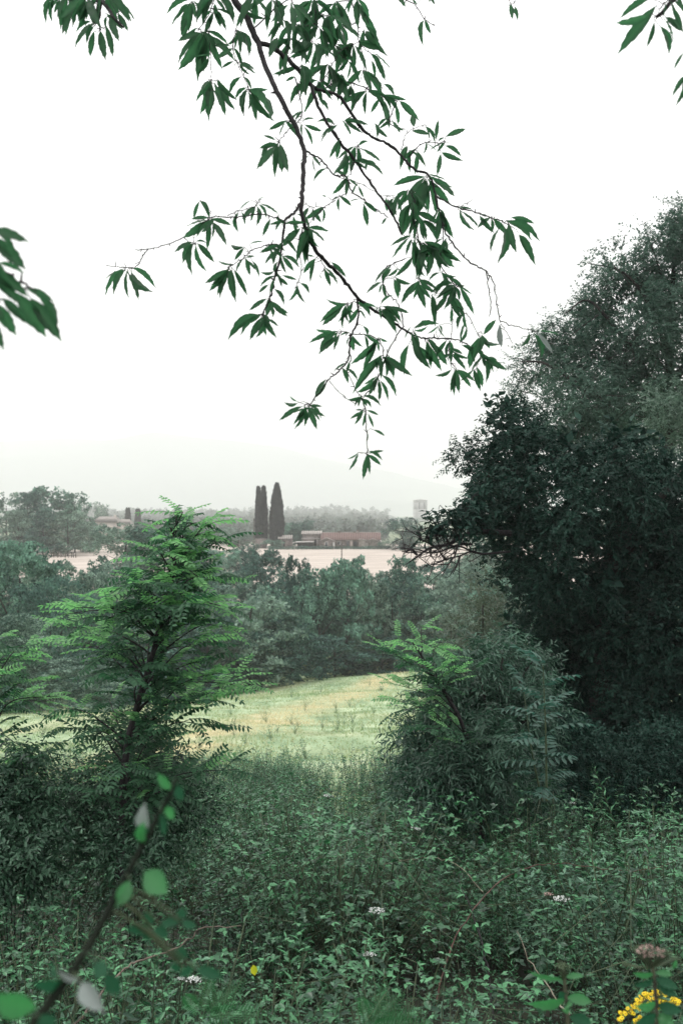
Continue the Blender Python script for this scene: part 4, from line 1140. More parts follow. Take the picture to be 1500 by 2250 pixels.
# dark low growth in the oak's shade
def shade_growth():
    r_ = np.random.default_rng(55)
    root = empty('shrub', (4.0, 13.0, float(ground(4.0, 13.0)))); tag(root, 'black green low growth in the shade under the right side of the oak', 'shrub')
    b, _, _ = spray_cloud(r_, [(1230, 1650, 12.8, 70), (1300, 1700, 12.8, 66), (1390, 1690, 13.2, 72), (1480, 1680, 13.2, 76), (1560, 1700, 13.2, 80), (1220, 1740, 12.4, 60), (1340, 1760, 12.6, 66), (1450, 1760, 12.6, 70), (1190, 1580, 12.9, 40), (1540, 1770, 12.8, 70)], 2600, 12, .06, .42, tpl=DIA, droop=.3, slen=.3, shell=.9)
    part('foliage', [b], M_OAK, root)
    for q in (1250, 1340, 1440):
        part('stem', [limb([(q, 1860, 13.0), (q + 10, 1740, 13.0), (q - 6, 1640, 13.1)], .03, .008)], M_BARK, root, True)
shade_growth()

# dark thicket round the foot of the locust
def thicket(name, label, lob, n, mat, leaf, width, tpl, at, seed):
    r_ = np.random.default_rng(seed)
    root = empty(name, (at[0], at[1], float(ground(at[0], at[1])))); tag(root, label, 'shrub')
    b, bs2, _ = spray_cloud(r_, lob, n, 12, leaf, width, tpl=tpl, droop=.35, slen=.28, shell=.9)
    part('foliage', [b], mat, root)
    zb0 = np.array([at[0], at[1], root.location.z])
    for i in range(5):
        e = bs2[r_.integers(len(bs2))]
        part('stem', [tube(smooth_line([zb0, zb0 * .5 + e * .5 + np.array([0, 0, .1]), e], 4), np.linspace(.006, .002, 9), 5)], M_TWIG, root, True)
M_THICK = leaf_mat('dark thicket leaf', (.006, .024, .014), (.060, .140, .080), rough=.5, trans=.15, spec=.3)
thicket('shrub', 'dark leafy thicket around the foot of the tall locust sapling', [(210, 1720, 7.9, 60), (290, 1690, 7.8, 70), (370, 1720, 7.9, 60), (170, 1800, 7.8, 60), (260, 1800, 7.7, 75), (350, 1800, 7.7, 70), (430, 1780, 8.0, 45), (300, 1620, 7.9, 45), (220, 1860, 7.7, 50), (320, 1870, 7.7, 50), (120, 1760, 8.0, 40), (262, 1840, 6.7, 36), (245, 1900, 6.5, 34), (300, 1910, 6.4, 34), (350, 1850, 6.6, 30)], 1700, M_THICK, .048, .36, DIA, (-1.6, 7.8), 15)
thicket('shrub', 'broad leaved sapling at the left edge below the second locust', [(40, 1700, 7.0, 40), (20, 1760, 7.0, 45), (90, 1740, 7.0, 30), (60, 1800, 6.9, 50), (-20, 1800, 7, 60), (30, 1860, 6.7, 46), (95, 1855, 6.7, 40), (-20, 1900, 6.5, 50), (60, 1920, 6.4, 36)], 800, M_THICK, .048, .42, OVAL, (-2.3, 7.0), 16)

# ash-like shoot lit against the dark oak
ash_m = leaf_mat('ash leaflet', (.03, .085, .062), (.06, .14, .105), rough=.45, trans=.35)
fa = [frond_mesh(s, ash_m, pairs=6, droop=.5, ll=.32, lw=.34) for s in (51, 52)]
def pinnate_plant(name, label, base, top, fr, n, L, seed, cat, group=None):
    rng = np.random.default_rng(seed)
    b = P(*base); t = P(*top)
    root = empty(name, b); tag(root, label, cat, group)
    c = smooth_line([b, b * .5 + t * .5 + rng.normal(0, .03, 3), t], 6)
    part('stem', [tube(c, np.linspace(.012, .004, len(c)), 6)], M_STEM, root, True)
    items = []
    for i in range(n):
        w = (i + 1) / n; p = c[int(w * (len(c) - 1))] if i < n - 1 else t
        a = i * 2.4 + seed
        dv = np.array([math.cos(a), math.sin(a) * .8, .35 + .9 * w])
        fm = fr[i % len(fr)]
        l_ = L * rng.uniform(.8, 1.15)
        items.append((l_, fm[0], fm[1], p, dv, np.array([0, 0, 1.0]) + rng.normal(0, .2, 3), l_))
    put_instances(root, items, 'leaf')
    return root
pinnate_plant('ash_sapling', 'bluish pinnate shoot lit against the black of the oak', (1200, 1760, 9.4), (1192, 1462, 9.4), fa, 15, .34, 2, 'sapling')
pinnate_plant('ash_sapling', 'smaller pinnate shoot left of the bluish one in front of the glossy shrub', (1190, 1760, 9.8), (1150, 1520, 9.8), fa, 10, .30, 5, 'sapling')
# ---------------------------------------------------------------- chestnut boughs
def chestnut_leaf(seed, mat, curve=.12, fold=.10):
    rng = np.random.default_rng(seed)
    n = 12
    t = np.linspace(0.0, 1.0, n)
    w = .5 * np.sin(PI * np.clip(t, 0, 1) ** .92) ** .95
    w[0] = .01; w[-1] = 0
    V, T = [], []
    side_curve = .06 * math.sin(seed * 1.7)
    for i in range(n):
        z = -curve * t[i] ** 2 + .012 * math.sin(i * 2.1 + seed)
        cx = side_curve * t[i] ** 2
        tooth = .035 if i % 2 else -.01
        V += [[cx - (w[i] + tooth * (0 < i < n - 1)), t[i] + (.03 if i % 2 else 0), z + fold * w[i] * 2 + rng.normal(0, .006)], [cx, t[i], z], [cx + (w[i] + tooth * (0 < i < n - 1)), t[i] + (.03 if i % 2 else 0), z + fold * w[i] * 2 + rng.normal(0, .006)]]
        T += [.3 + rng.uniform(-.1, .2), .75, .3 + rng.uniform(-.1, .2)]
    V = np.array(V)
    V[:, 0] *= 1.0
    F = []
    for i in range(n - 1):
        a = i * 3
        F += [[a, a + 1, a + 4, a + 3], [a + 1, a + 2, a + 5, a + 4]]
    b = (V, np.array(F), np.clip(np.array(T), 0, 1))
    me = mesh_np([b], 'leaf', True); me.materials.append(mat)
    return me, (b,)
CL = [chestnut_leaf(s, M_CHEST, c, f) for s, c, f in ((1, .10, .08), (2, .22, .14), (3, .05, .05), (4, .30, .18), (5, -.06, .10), (6, .16, .22))]
CLP = [chestnut_leaf(s, M_CHEST2, .2, .1) for s in (8,)]

def put_leaves(root, items, nmax=300):
    """items: base, tip (world), roll, width ratio, mesh"""
    items.sort(key=lambda it: -np.linalg.norm(it[1] - it[0]) / it[0][1])
    L = np.array(root.location); rest = {}
    for i, (b, t, roll, wr, (me, src)) in enumerate(items):
        ln = np.linalg.norm(t - b); y = (t - b) / ln
        f = np.array([0, -1.0, .25]); x = np.cross(y, f); x /= np.linalg.norm(x) + 1e-9; z = np.cross(x, y)
        x2 = x * math.cos(roll) + z * math.sin(roll); z2 = np.cross(x2, y)
        A_ = np.stack([x2 * ln * wr, y * ln, z2 * ln], 0)
        if i < nmax:
            o = bpy.data.objects.new('leaf', me); col.objects.link(o); o.parent = root
            o.matrix_basis = Matrix(((A_[0][0], A_[1][0], A_[2][0], b[0] - L[0]), (A_[0][1], A_[1][1], A_[2][1], b[1] - L[1]), (A_[0][2], A_[1][2], A_[2][2], b[2] - L[2]), (0, 0, 0, 1)))
        else:
            for bb in src:
                rest.setdefault(me.materials[0].name, []).append((np.asarray(bb[0]) @ A_ + b, bb[1], bb[2]))
    for mn, bs_ in rest.items():
        build('leaves', bs_, bpy.data.materials[mn], root)['kind'] = 'stuff'

def bough(label, twigs, clusters, DZ, seed, fill=(), lr=(.24, .36), rollsd=.75, nmax=300, extra_names=None):
    """twigs: (radius px start, radius px end, [(x, y)...]); clusters: (bx, by, [(tx, ty) or (tx, ty, widthfactor)...])"""
    rng = np.random.default_rng(seed)
    first = twigs[0][2][0]
    root = empty('chestnut_bough', P(first[0], first[1], DZ(*first))); tag(root, label, 'branch')
    samples = []
    thin = []
    for i, (r0, r1, pts) in enumerate(twigs):
        p = smooth_line([(x, y, 0) for x, y in pts], 5)
        W = np.array([P(q[0], q[1], DZ(q[0], q[1])) for q in p])
        W[1:-1] += rng.normal(0, .0022, (len(W) - 2, 3))
        d0 = W[:, 1]
        rad = np.linspace(r0, r1, len(W)) * d0 / FPX
        kn = 1 + .12 * rng.normal(size=len(W)) * (r0 < 5)
        tb = tube(W, rad * np.clip(kn, .8, 1.3), 8 if r0 > 4 else 5)
        nb = []
        for j in range(3, len(W) - 1, 4):       # buds and spurs
            e = W[j] + rng.normal(0, .011, 3)
            nb.append(tube([W[j], e], [rad[j] * .8 + .0008, .0012], 4))
        part('limb' if r0 > 5 else 'twig', [tb] + nb, M_TWIG, root, True)
        samples += [(q[0], q[1]) for q in p]
    S = np.array(samples)
    items, pet = [], []
    allc = list(clusters)
    for (bx, by, n, a, sp, ln) in fill:
        tt = []
        for k in range(n):
            an = math.radians(a + rng.uniform(-sp, sp)); l_ = ln * rng.uniform(.7, 1.2)
            tt.append((bx + l_ * math.cos(an), by + l_ * math.sin(an)))
        allc.append((bx, by, tt))
    for (bx, by, tips_) in allc:
        for tp in tips_:
            ox, oy = rng.normal(0, 2.5, 2) + .10 * (np.array(tp[:2]) - np.array([bx, by]))
            B0 = (bx + ox, by + oy)
            j = int(np.argmin((S[:, 0] - B0[0]) ** 2 + (S[:, 1] - B0[1]) ** 2))
            d = DZ(*S[j]) + rng.normal(0, .035)
            dl = math.hypot(tp[0] - B0[0], tp[1] - B0[1]) / FPX * d
            b = P(B0[0], B0[1], d); t = P(tp[0], tp[1], d + rng.normal(0, .28) * dl)
            wf = tp[2] if len(tp) > 2 else 1.0
            roll = rng.normal(0, rollsd) if wf == 1.0 else (1.25 if wf < 1 else .1)
            wr = rng.uniform(*lr) * (max(wf, 1.0))
            wr *= min(1.3, max(1.0, (50 / max(12, math.hypot(tp[0] - bx, tp[1] - by))) ** .35))
            me = CL[rng.integers(len(CL))] if not (len(tp) > 3) else CLP[0]
            items.append((b, t, roll, wr, me))
            sx, sy = S[j]
            if math.hypot(sx - B0[0], sy - B0[1]) < 110:
                q = P(sx, sy, DZ(sx, sy))
                m_ = (q + b) / 2 + rng.normal(0, .006, 3)
                pet.append(tube([q, m_, b], [.0014, .0011, .0010], 4))
    part('petioles', pet, M_TWIG, root)['kind'] = 'stuff'
    put_leaves(root, items, nmax)
    return root

def DZ1(x, y): return 4.75 + .38 * math.sin(x / 130. + .6) + .28 * math.cos(y / 160.)
TW = [
 (9, 7, [(395, -420), (440, -220), (480, -90), (510, -10), (540, 35), (566, 90)]),
 (6, 4, [(566, 90), (582, 140), (603, 190), (632, 245), (652, 285), (667, 330), (667, 370), (664, 410), (662, 445), (668, 490), (684, 535), (710, 570), (743, 602)]),
 (4, 2.2, [(743, 602), (765, 628), (790, 658), (815, 676), (850, 700), (880, 720), (903, 734)]),
 (5.5, 4.5, [(566, 90), (608, 112), (648, 146), (684, 188)]),
 (4, 2.2, [(684, 188), (694, 224), (720, 272), (748, 312), (788, 364), (824, 416), (852, 456), (872, 492), (882, 515)]),
 (4, 2.6, [(684, 188), (705, 200), (724, 202), (748, 216), (776, 256), (804, 292), (835, 310), (864, 324), (887, 349), (905, 370), (936, 380)]),
 (2.4, 1.6, [(936, 380), (950, 400), (955, 424), (962, 455), (967, 480), (975, 505), (988, 527), (1018, 564), (1045, 584), (1066, 594)]),
 (1.3, .9, [(1066, 594), (1072, 629), (1077, 662), (1074, 695)]), (1.4, 1.0, [(1066, 594), (1083, 620), (1090, 660), (1096, 698), (1098, 706)]),
 (1.2, .8, [(1098, 706), (1130, 716), (1160, 724), (1178, 728)]), (.8, .5, [(1100, 712), (1115, 735), (1125, 755)]),
 (2.0, 1.0, [(957, 430), (999, 454), (1037, 464), (1079, 478), (1107, 489), (1125, 499)]), (.9, .5, [(999, 454), (1020, 450), (1038, 436)]),
 (3, 2, [(661, 447), (645, 468), (626, 487), (621, 527), (614, 573), (604, 605), (600, 630), (593, 655), (578, 690)]),
 (1.6, .9, [(626, 487), (598, 476), (575, 470), (536, 475), (500, 477), (469, 476), (439, 498), (402, 521), (364, 538), (325, 548), (298, 548)]),
 (1.2, .8, [(325, 548), (312, 566), (299, 586), (285, 590)]), (1.0, .6, [(293, 588), (265, 587), (234, 583)]),
 (.9, .6, [(500, 474), (525, 464), (558, 455), (566, 446), (575, 437)]), (.6, .3, [(463, 470), (452, 456), (441, 441)]), (.8, .5, [(430, 500), (427, 515), (426, 535)]),
 (1.4, .8, [(614, 538), (588, 538), (555, 551), (540, 562), (525, 573), (502, 586)]),
 (2.0, 1.2, [(668, 330), (686, 340), (704, 350), (720, 368), (736, 386), (760, 388), (772, 420), (800, 440), (828, 462), (850, 476)]),
 (1.0, .6, [(736, 440), (712, 456), (690, 478), (676, 492)]), (1.0, .6, [(760, 425), (745, 432), (728, 440)]), (.8, .5, [(664, 442), (684, 454), (716, 456)]),
 (.8, .5, [(740, 388), (785, 402), (830, 425), (848, 430)]),
 (1.0, .6, [(460, 60), (462, 120), (464, 168), (466, 196)]), (1.1, .7, [(520, 60), (512, 100), (522, 140), (534, 165), (546, 195)]),
 (2.2, 1.2, [(785, 655), (786, 702), (773, 732), (767, 758), (767, 784), (754, 806), (737, 822), (721, 834), (702, 862), (682, 888)]),
 (1.0, .7, [(767, 758), (770, 790), (762, 815), (778, 849), (788, 871)]), (.8, .6, [(723, 836), (747, 864), (782, 888)]), (1.3, .8, [(792, 868), (801, 897), (805, 940), (806, 983), (805, 1000)]),
 (1.5, 1.0, [(882, 689), (884, 717), (869, 741), (851, 775), (840, 805), (820, 845), (799, 873)]),
 (1.2, .9, [(890, 568), (860, 580), (843, 593), (840, 619), (856, 650), (872, 665), (882, 689)]),
 (2.0, 1.2, [(903, 734), (925, 742), (947, 743), (986, 745), (1016, 751), (1035, 762), (1060, 775)]),
 (1.0, .7, [(985, 630), (990, 671), (992, 723), (986, 767), (990, 797)]), (1.0, .6, [(1000, 670), (1018, 686), (1033, 702), (1048, 732)]), (.8, .5, [(1055, 780), (1046, 806), (1038, 832)]),
 (1.6, 1.0, [(911, 440), (908, 480), (918, 520), (925, 560), (920, 610)]), (1.4, 1.0, [(955, 430), (975, 520), (965, 570), (985, 610), (1005, 630)]),
 (1.3, .8, [(664, 500), (655, 545), (662, 590), (654, 622)]), (1.2, .8, [(690, 540), (700, 560), (713, 590)]), (1.0, .6, [(788, 655), (775, 662), (760, 668)]),
 (1.2, .8, [(900, 345), (915, 325), (935, 312), (960, 316), (976, 308)]), (1.0, .6, [(880, 330), (890, 300), (904, 284), (930, 275)]), (1.0, .6, [(770, 385), (775, 350), (790, 330), (782, 310)]),
 (1.4, .9, [(648, 170), (664, 240), (654, 268), (630, 290), (612, 312)]), (1.6, 1.1, [(705, 200), (740, 180), (772, 182), (805, 195), (838, 210), (872, 222)]), (1.2, .8, [(700, 190), (725, 150), (750, 110), (790, 90)]),
 (1.6, 1.0, [(560, 60), (600, 20), (650, -10), (720, -60)]), (1.3, .9, [(760, -60), (772, 0), (785, 50), (790, 95), (815, 118)]), (1.2, .9, [(500, -60), (470, 0), (455, 40), (436, 64)]),
 (1.1, .8, [(640, 140), (630, 110), (650, 70), (690, 40), (700, -40)]), (1.0, .7, [(788, 90), (800, 140), (790, 180)]), (1.3, .8, [(872, 222), (856, 260), (860, 276), (890, 284)]),
 (1.2, .9, [(860, -60), (880, -10), (912, 12), (932, 42), (954, 57)]), (.8, .5, [(1090, -40), (1120, 5), (1135, 2)]),
 (1.2, .8, [(770, 735), (800, 735), (830, 745), (842, 775), (836, 800)]), (.9, .6, [(750, 728), (765, 730), (772, 735)]),
]
CC = [
 (280, 590, [(222, 636), (230, 610), (246, 640), (278, 652), (307, 657), (325, 645), (345, 622)]),
 (462, 480, [(409, 494), (403, 522), (430, 520), (456, 547), (498, 533), (508, 492), (443, 512), (420, 480)]), (427, 531, [(385, 558), (391, 572), (411, 595), (446, 600), (470, 575), (452, 527), (403, 575)]),
 (510, 584, [(451, 624), (460, 642), (477, 646), (515, 659), (543, 648), (480, 573, .5), (466, 630)]), (553, 567, [(572, 606)]), (541, 543, [(515, 572), (504, 541, .5)]), (548, 538, [(579, 528, .5)]), (535, 566, [(560, 562)]), (500, 600, [(490, 622), (476, 646)]),
 (568, 446, [(592, 473), (614, 467)]), (557, 443, [(524, 459)]), (565, 438, [(582, 430)]), (628, 486, [(667, 489), (594, 494), (603, 504), (658, 500)]),
 (665, 498, [(715, 530), (698, 545), (652, 562), (672, 575), (618, 541, 1.3), (690, 530)]), (612, 540, [(571, 554), (581, 577), (603, 583), (640, 520)]),
 (616, 560, [(663, 580), (646, 595), (627, 600)]), (612, 599, [(652, 614), (620, 629)]), (605, 600, [(573, 601, .5)]), (612, 570, [(606, 610), (598, 596)]), (593, 625, [(569, 644)]), (600, 632, [(627, 665)]), (600, 672, [(632, 687), (604, 697)]),
 (590, 652, [(549, 684), (582, 690)]), (576, 690, [(515, 704), (497, 736), (521, 723), (551, 748), (568, 746), (584, 738), (605, 742), (611, 720), (560, 735)]),
 (695, 565, [(663, 601), (680, 618), (674, 560)]), (711, 582, [(727, 629), (745, 623)]), (724, 576, [(760, 608)]), (697, 600, [(706, 612)]), (680, 500, [(672, 575), (650, 572), (655, 545)]),
 (760, 666, [(704, 702), (710, 716), (718, 665, .5), (760, 708), (775, 690), (749, 720), (770, 704)]),
 (745, 728, [(691, 726, .5), (678, 749), (693, 769), (700, 774), (732, 769), (722, 760)]), (768, 732, [(778, 774), (793, 764), (747, 734), (760, 758)]),
 (790, 676, [(825, 666, .5), (804, 700), (765, 712)]), (797, 712, [(810, 738)]), (834, 672, [(858, 643), (899, 687), (873, 706), (871, 728, 1.3), (838, 702), (884, 702), (820, 690)]),
 (834, 742, [(804, 781), (832, 772), (773, 802), (797, 812), (812, 770), (850, 752)]), (838, 780, [(903, 824), (862, 820), (825, 811), (838, 833), (851, 828), (778, 850), (808, 808), (880, 800)]),
 (832, 826, [(810, 868), (834, 880), (856, 876), (875, 864), (786, 866), (820, 860), (800, 845)]), (797, 873, [(765, 882), (786, 893), (801, 895), (817, 894), (840, 884), (778, 890), (808, 893)]),
 (803, 902, [(781, 900), (832, 911), (769, 919), (795, 937), (821, 939)]), (817, 945, [(844, 958)]), (808, 948, [(806, 971)]),
 (806, 992, [(843, 990), (838, 1021), (797, 1053), (812, 1041), (840, 1008)]), (790, 994, [(765, 1010, .5), (764, 1032, .5)]),
 (671, 890, [(617, 925), (645, 932), (656, 941), (671, 937), (695, 943), (704, 924), (713, 915), (708, 894), (638, 906)]), (655, 884, [(624, 888, .5), (636, 872, .4)]),
 (905, 722, [(934, 709), (960, 704, .5), (929, 798), (920, 770), (940, 722), (890, 745)]), (962, 712, [(975, 742), (938, 732), (972, 728)]),
 (938, 747, [(964, 776), (968, 815), (947, 807), (938, 787), (955, 770), (980, 800)]), (990, 775, [(1025, 811), (990, 802), (960, 790), (1010, 790)]), (1000, 808, [(957, 828), (996, 866), (1044, 836), (1038, 852), (990, 862), (1007, 862)]),
 (1055, 735, [(1087, 702, 1.3), (1091, 767), (1077, 768), (1057, 768, 1.4), (1027, 811), (1040, 790)]), (1060, 785, [(1077, 836), (1111, 811), (1033, 815), (1072, 800), (1098, 800)]),
 (1099, 708, [(1099, 767, 1.0, 1)]), (1166, 729, [(1147, 763)]), (1176, 728, [(1194, 785), (1228, 733, .6), (1216, 775, 1.0, 1)]), (1012, 755, [(1030, 720), (1046, 778), (1020, 700, .5)]),
 (1110, 482, [(1174, 488), (1192, 507, .5), (1174, 519), (1131, 554), (1111, 576), (1140, 500)]), (1136, 510, [(1174, 571)]), (1098, 497, [(1073, 550)]), (1053, 470, [(1081, 510), (1070, 475)]), (1003, 457, [(1032, 510), (1053, 498), (1038, 458)]), (1082, 480, [(1098, 505)]),
 (905, 282, [(905, 250, 1.5)]), (960, 312, [(962, 263), (975, 300)]), (953, 296, [(904, 286, 1.2)]), (976, 307, [(1021, 284)]), (976, 319, [(1013, 341)]), (969, 336, [(1011, 353), (960, 384)]), (897, 326, [(939, 364), (899, 378), (878, 367)]), (935, 310, [(934, 337), (960, 330)]),
 (936, 386, [(859, 404), (887, 444), (906, 484, 1.4), (939, 468), (957, 472), (992, 417), (981, 394), (988, 447), (925, 440), (1000, 430), (915, 470)]),
 (873, 428, [(864, 476), (880, 462), (850, 460)]), (905, 440, [(890, 500), (920, 490), (876, 510)]), (911, 461, [(880, 518), (929, 509), (967, 490), (941, 528), (905, 505)]), (967, 461, [(992, 523), (948, 490), (960, 530), (980, 500)]),
 (908, 517, [(857, 538), (864, 570), (908, 586), (890, 560), (920, 607), (935, 560)]), (930, 527, [(943, 588), (999, 588), (920, 607), (962, 574), (992, 557), (950, 560), (975, 590)]),
 (873, 587, [(855, 607), (885, 600)]), (867, 606, [(876, 654, 1.3), (901, 626), (880, 640)]), (920, 615, [(883, 668), (906, 658), (934, 677), (897, 650), (920, 660), (945, 655)]),
 (1000, 625, [(1041, 689), (957, 661), (990, 672), (981, 676), (948, 629), (1020, 629), (971, 612), (1010, 660), (965, 645), (1000, 655)]), (965, 600, [(985, 640), (940, 612), (1000, 612)]),
 (632, 264, [(590, 285), (612, 299), (655, 300)]), (612, 310, [(578, 296), (568, 324), (568, 338), (565, 375), (602, 383), (620, 380, 1.3), (632, 376)]), (664, 270, [(690, 256), (708, 289), (690, 317), (662, 297)]),
 (736, 272, [(698, 256), (704, 300), (702, 312), (720, 295)]), (746, 300, [(724, 347), (740, 350)]), (782, 318, [(742, 353), (760, 361), (796, 355), (838, 354), (808, 308), (772, 380), (785, 365)]), (752, 264, [(784, 264), (772, 297), (810, 277), (792, 290)]), (820, 272, [(854, 303), (830, 300)]),
 (804, 350, [(842, 381), (802, 374), (825, 360)]), (762, 388, [(730, 429), (760, 429), (786, 408), (736, 372), (745, 418)]), (796, 440, [(766, 442), (828, 467), (808, 497)]), (744, 436, [(730, 437)]), (714, 432, [(708, 428, 1.5)]), (850, 478, [(838, 493)]),
 (450, 68, [(390, 88, 1.3), (388, 132), (390, 154), (432, 165), (436, 137), (462, 128), (488, 148), (518, 128), (504, 92), (410, 110), (475, 120), (448, 150)]),
 (420, 2, [(362, 16), (374, 52), (396, 76), (452, 44), (416, 62), (402, 84), (430, 40), (385, 30)]), (470, 22, [(516, 34), (500, 62), (460, 60), (440, 44), (490, 50), (450, 80)]), (520, 134, [(488, 150), (562, 165), (544, 165), (512, 148), (560, 150)]),
 (463, 172, [(429, 219), (444, 252), (456, 258), (464, 252), (440, 200)]), (470, 170, [(514, 219), (496, 253), (512, 243)]), (546, 192, [(514, 213), (528, 252), (562, 268), (596, 266), (612, 244), (588, 198), (595, 223), (572, 225)]),
 (524, 64, [(516, 108), (530, 112), (552, 118), (505, 100), (540, 95)]), (532, 20, [(580, 43), (556, 8), (520, 60), (560, 30)]), (612, 78, [(590, 124, 1.4), (640, 110)]), (786, 92, [(840, 108), (820, 96)]), (776, 0, [(810, 60), (800, 30), (838, 105)]), (812, 112, [(860, 150), (840, 160)]), (822, 124, [(846, 175), (826, 170)]),
 (768, 128, [(790, 180), (740, 160), (760, 175)]), (836, 208, [(814, 248), (842, 245), (856, 281), (880, 244), (892, 220), (865, 235)]), (840, 182, [(868, 207)]), (858, 274, [(888, 286)]), (772, 182, [(744, 233), (776, 231), (760, 222)]), (696, 216, [(724, 240), (700, 240)]), (676, 216, [(668, 249)]), (664, 180, [(636, 221), (672, 210), (650, 210)]), (636, 144, [(610, 168)]), (648, 164, [(628, 178)]),
 (868, -20, [(890, 14), (880, 6)]), (935, -14, [(955, 13), (944, 6)]), (905, 0, [(915, 10)]),
]
FILL = [(x, y, n, 95, 62, 62) for x, y, n in ((600, -5, 6), (640, 5, 6), (690, -5, 7), (735, 0, 7), (780, -10, 5), (655, 50, 7), (700, 55, 8), (745, 50, 7), (640, 85, 7), (690, 90, 8), (735, 95, 8), (775, 95, 6), (800, 60, 4), (660, 140, 5), (720, 140, 8), (750, 160, 6), (700, 175, 5), (800, 150, 5), (805, 195, 5), (690, 20, 5), (720, 30, 6), (560, -10, 4), (480, -10, 4), (620, 40, 4),
                                               (900, 410, 5), (925, 480, 5), (955, 540, 5), (910, 560, 4), (950, 640, 3), (760, 330, 3), (985, 645, 3), (900, 750, 3))]
rf_ = random.Random(4)
for (r0_, r1_, pts_) in TW[1:]:
    if r0_ > 3.5: continue
    for (x_, y_) in pts_[1:-1:2] + [pts_[-1]]:
        if rf_.random() < .55 and not (x_ < 420 and y_ > 500) and not (x_ > 1060 and y_ > 590):
            FILL.append((x_, y_, rf_.choice((2, 3, 3)), rf_.choice((75, 95, 115)), 65, rf_.uniform(36, 52)))
bough('long leafy chestnut bough hanging down the middle of the white sky', TW, CC, DZ1, 12, FILL, lr=(.165, .25), rollsd=.55)

def DZ2(x, y): return 3.9 + .2 * math.sin(x / 60.)
bough('leafy chestnut spray hanging in from the top left corner', [
 (8, 5, [(120, -330), (175, -130), (210, -25), (220, 0), (216, 30), (211, 52)]), (5, 2.5, [(212, -20), (235, 15), (255, 45), (272, 60)]), (2, 1, [(190, -80), (150, -30), (128, 0)]), (2, 1, [(215, -40), (250, -30), (262, 20)]), (1.5, 1, [(211, 50), (222, 62), (218, 68)])],
 [(121, -8, [(92, 42), (107, 44), (115, 20)]), (130, -5, [(135, 61), (120, 30)]), (160, 6, [(136, 72), (142, 76), (150, 40)]), (210, 48, [(163, 58), (160, 101), (186, 92), (172, 76), (190, 70)]), (208, 66, [(197, 125, 1.2)]), (218, 62, [(235, 135)]), (227, 50, [(249, 124)]),
  (235, 32, [(264, 94), (230, 60), (270, 62)]), (262, 26, [(282, 68), (268, 55)]), (257, -2, [(299, 45), (286, 45), (275, 30)]), (175, -10, [(150, 40), (165, 35), (190, 50), (200, 30)]), (195, 0, [(180, 48), (175, 62), (205, 55)])], DZ2, 5, [(150, -20, 5, 95, 40, 70), (230, -20, 6, 90, 50, 75), (190, -10, 6, 100, 40, 65)], lr=(.19, .26), rollsd=.5)

def DZ3(x, y): return 1.95 + .0008 * x
bough('large near chestnut leaves reaching in from the left edge', [
 (9, 5, [(-420, 330), (-260, 430), (-120, 510), (-40, 560), (0, 590)]), (4, 2.5, [(0, 590), (40, 615), (68, 632)]), (4, 2, [(-60, 550), (-30, 600), (-15, 660), (-10, 700)]), (4, 2, [(-120, 510), (-60, 500), (-20, 505)])],
 [(-40, 498, [(68, 537), (42, 529, .5)]), (-25, 510, [(57, 592, 1.3), (24, 562)]), (-8, 572, [(54, 593)]), (-20, 588, [(64, 648, 1.3)]), (58, 630, [(115, 656)]), (70, 640, [(143, 707, .6)]), (62, 648, [(135, 743, 1.25)]), (28, 638, [(103, 739, 1.2)]), (0, 650, [(63, 712), (55, 700)]), (-20, 660, [(38, 733, 1.3), (14, 712)]), (-22, 690, [(9, 766)]), (-18, 600, [(40, 655), (48, 668)]), (-30, 640, [(10, 700)]),
  (-40, 560, [(30, 640), (20, 610)]), (-60, 700, [(2, 762)])], DZ3, 6, lr=(.21, .27), rollsd=.25)

def DZ4(x, y): return 3.0
bough('chestnut twig of long leaves hanging in from the top right corner', [
 (7, 4, [(1640, -300), (1560, -120), (1500, -40), (1470, 10), (1441, 37)]), (3, 1.5, [(1530, -80), (1525, 20), (1515, 90), (1508, 160)]), (1.4, .8, [(1470, 10), (1462, 0), (1445, 30)])],
 [(1438, 36, [(1355, 52, .5)]), (1449, 0, [(1356, 115, 1.1)]), (1431, -6, [(1362, 31, 1.1)]), (1433, 47, [(1421, 103, 1.2)]), (1442, 48, [(1475, 116)]), (1453, 40, [(1482, 88, .5)]), (1458, 6, [(1460, 32)]), (1503, 110, [(1479, 151)]), (1506, 160, [(1477, 205), (1500, 215)]), (1512, 175, [(1491, 222)]),
  (1460, 34, [(1500, 75, 1.4), (1490, 66)]), (1475, 0, [(1498, 60), (1515, 40), (1485, 40)]), (1480, -20, [(1500, 30), (1465, 15)])], DZ4, 8, lr=(.16, .22), rollsd=.35)
# ---------------------------------------------------------------- undergrowth
def cat_b(bs):
    """join batches of quads/tris into (V, quadsF, T) with tris stored as quads would not mix, so keep a list"""
    return bs

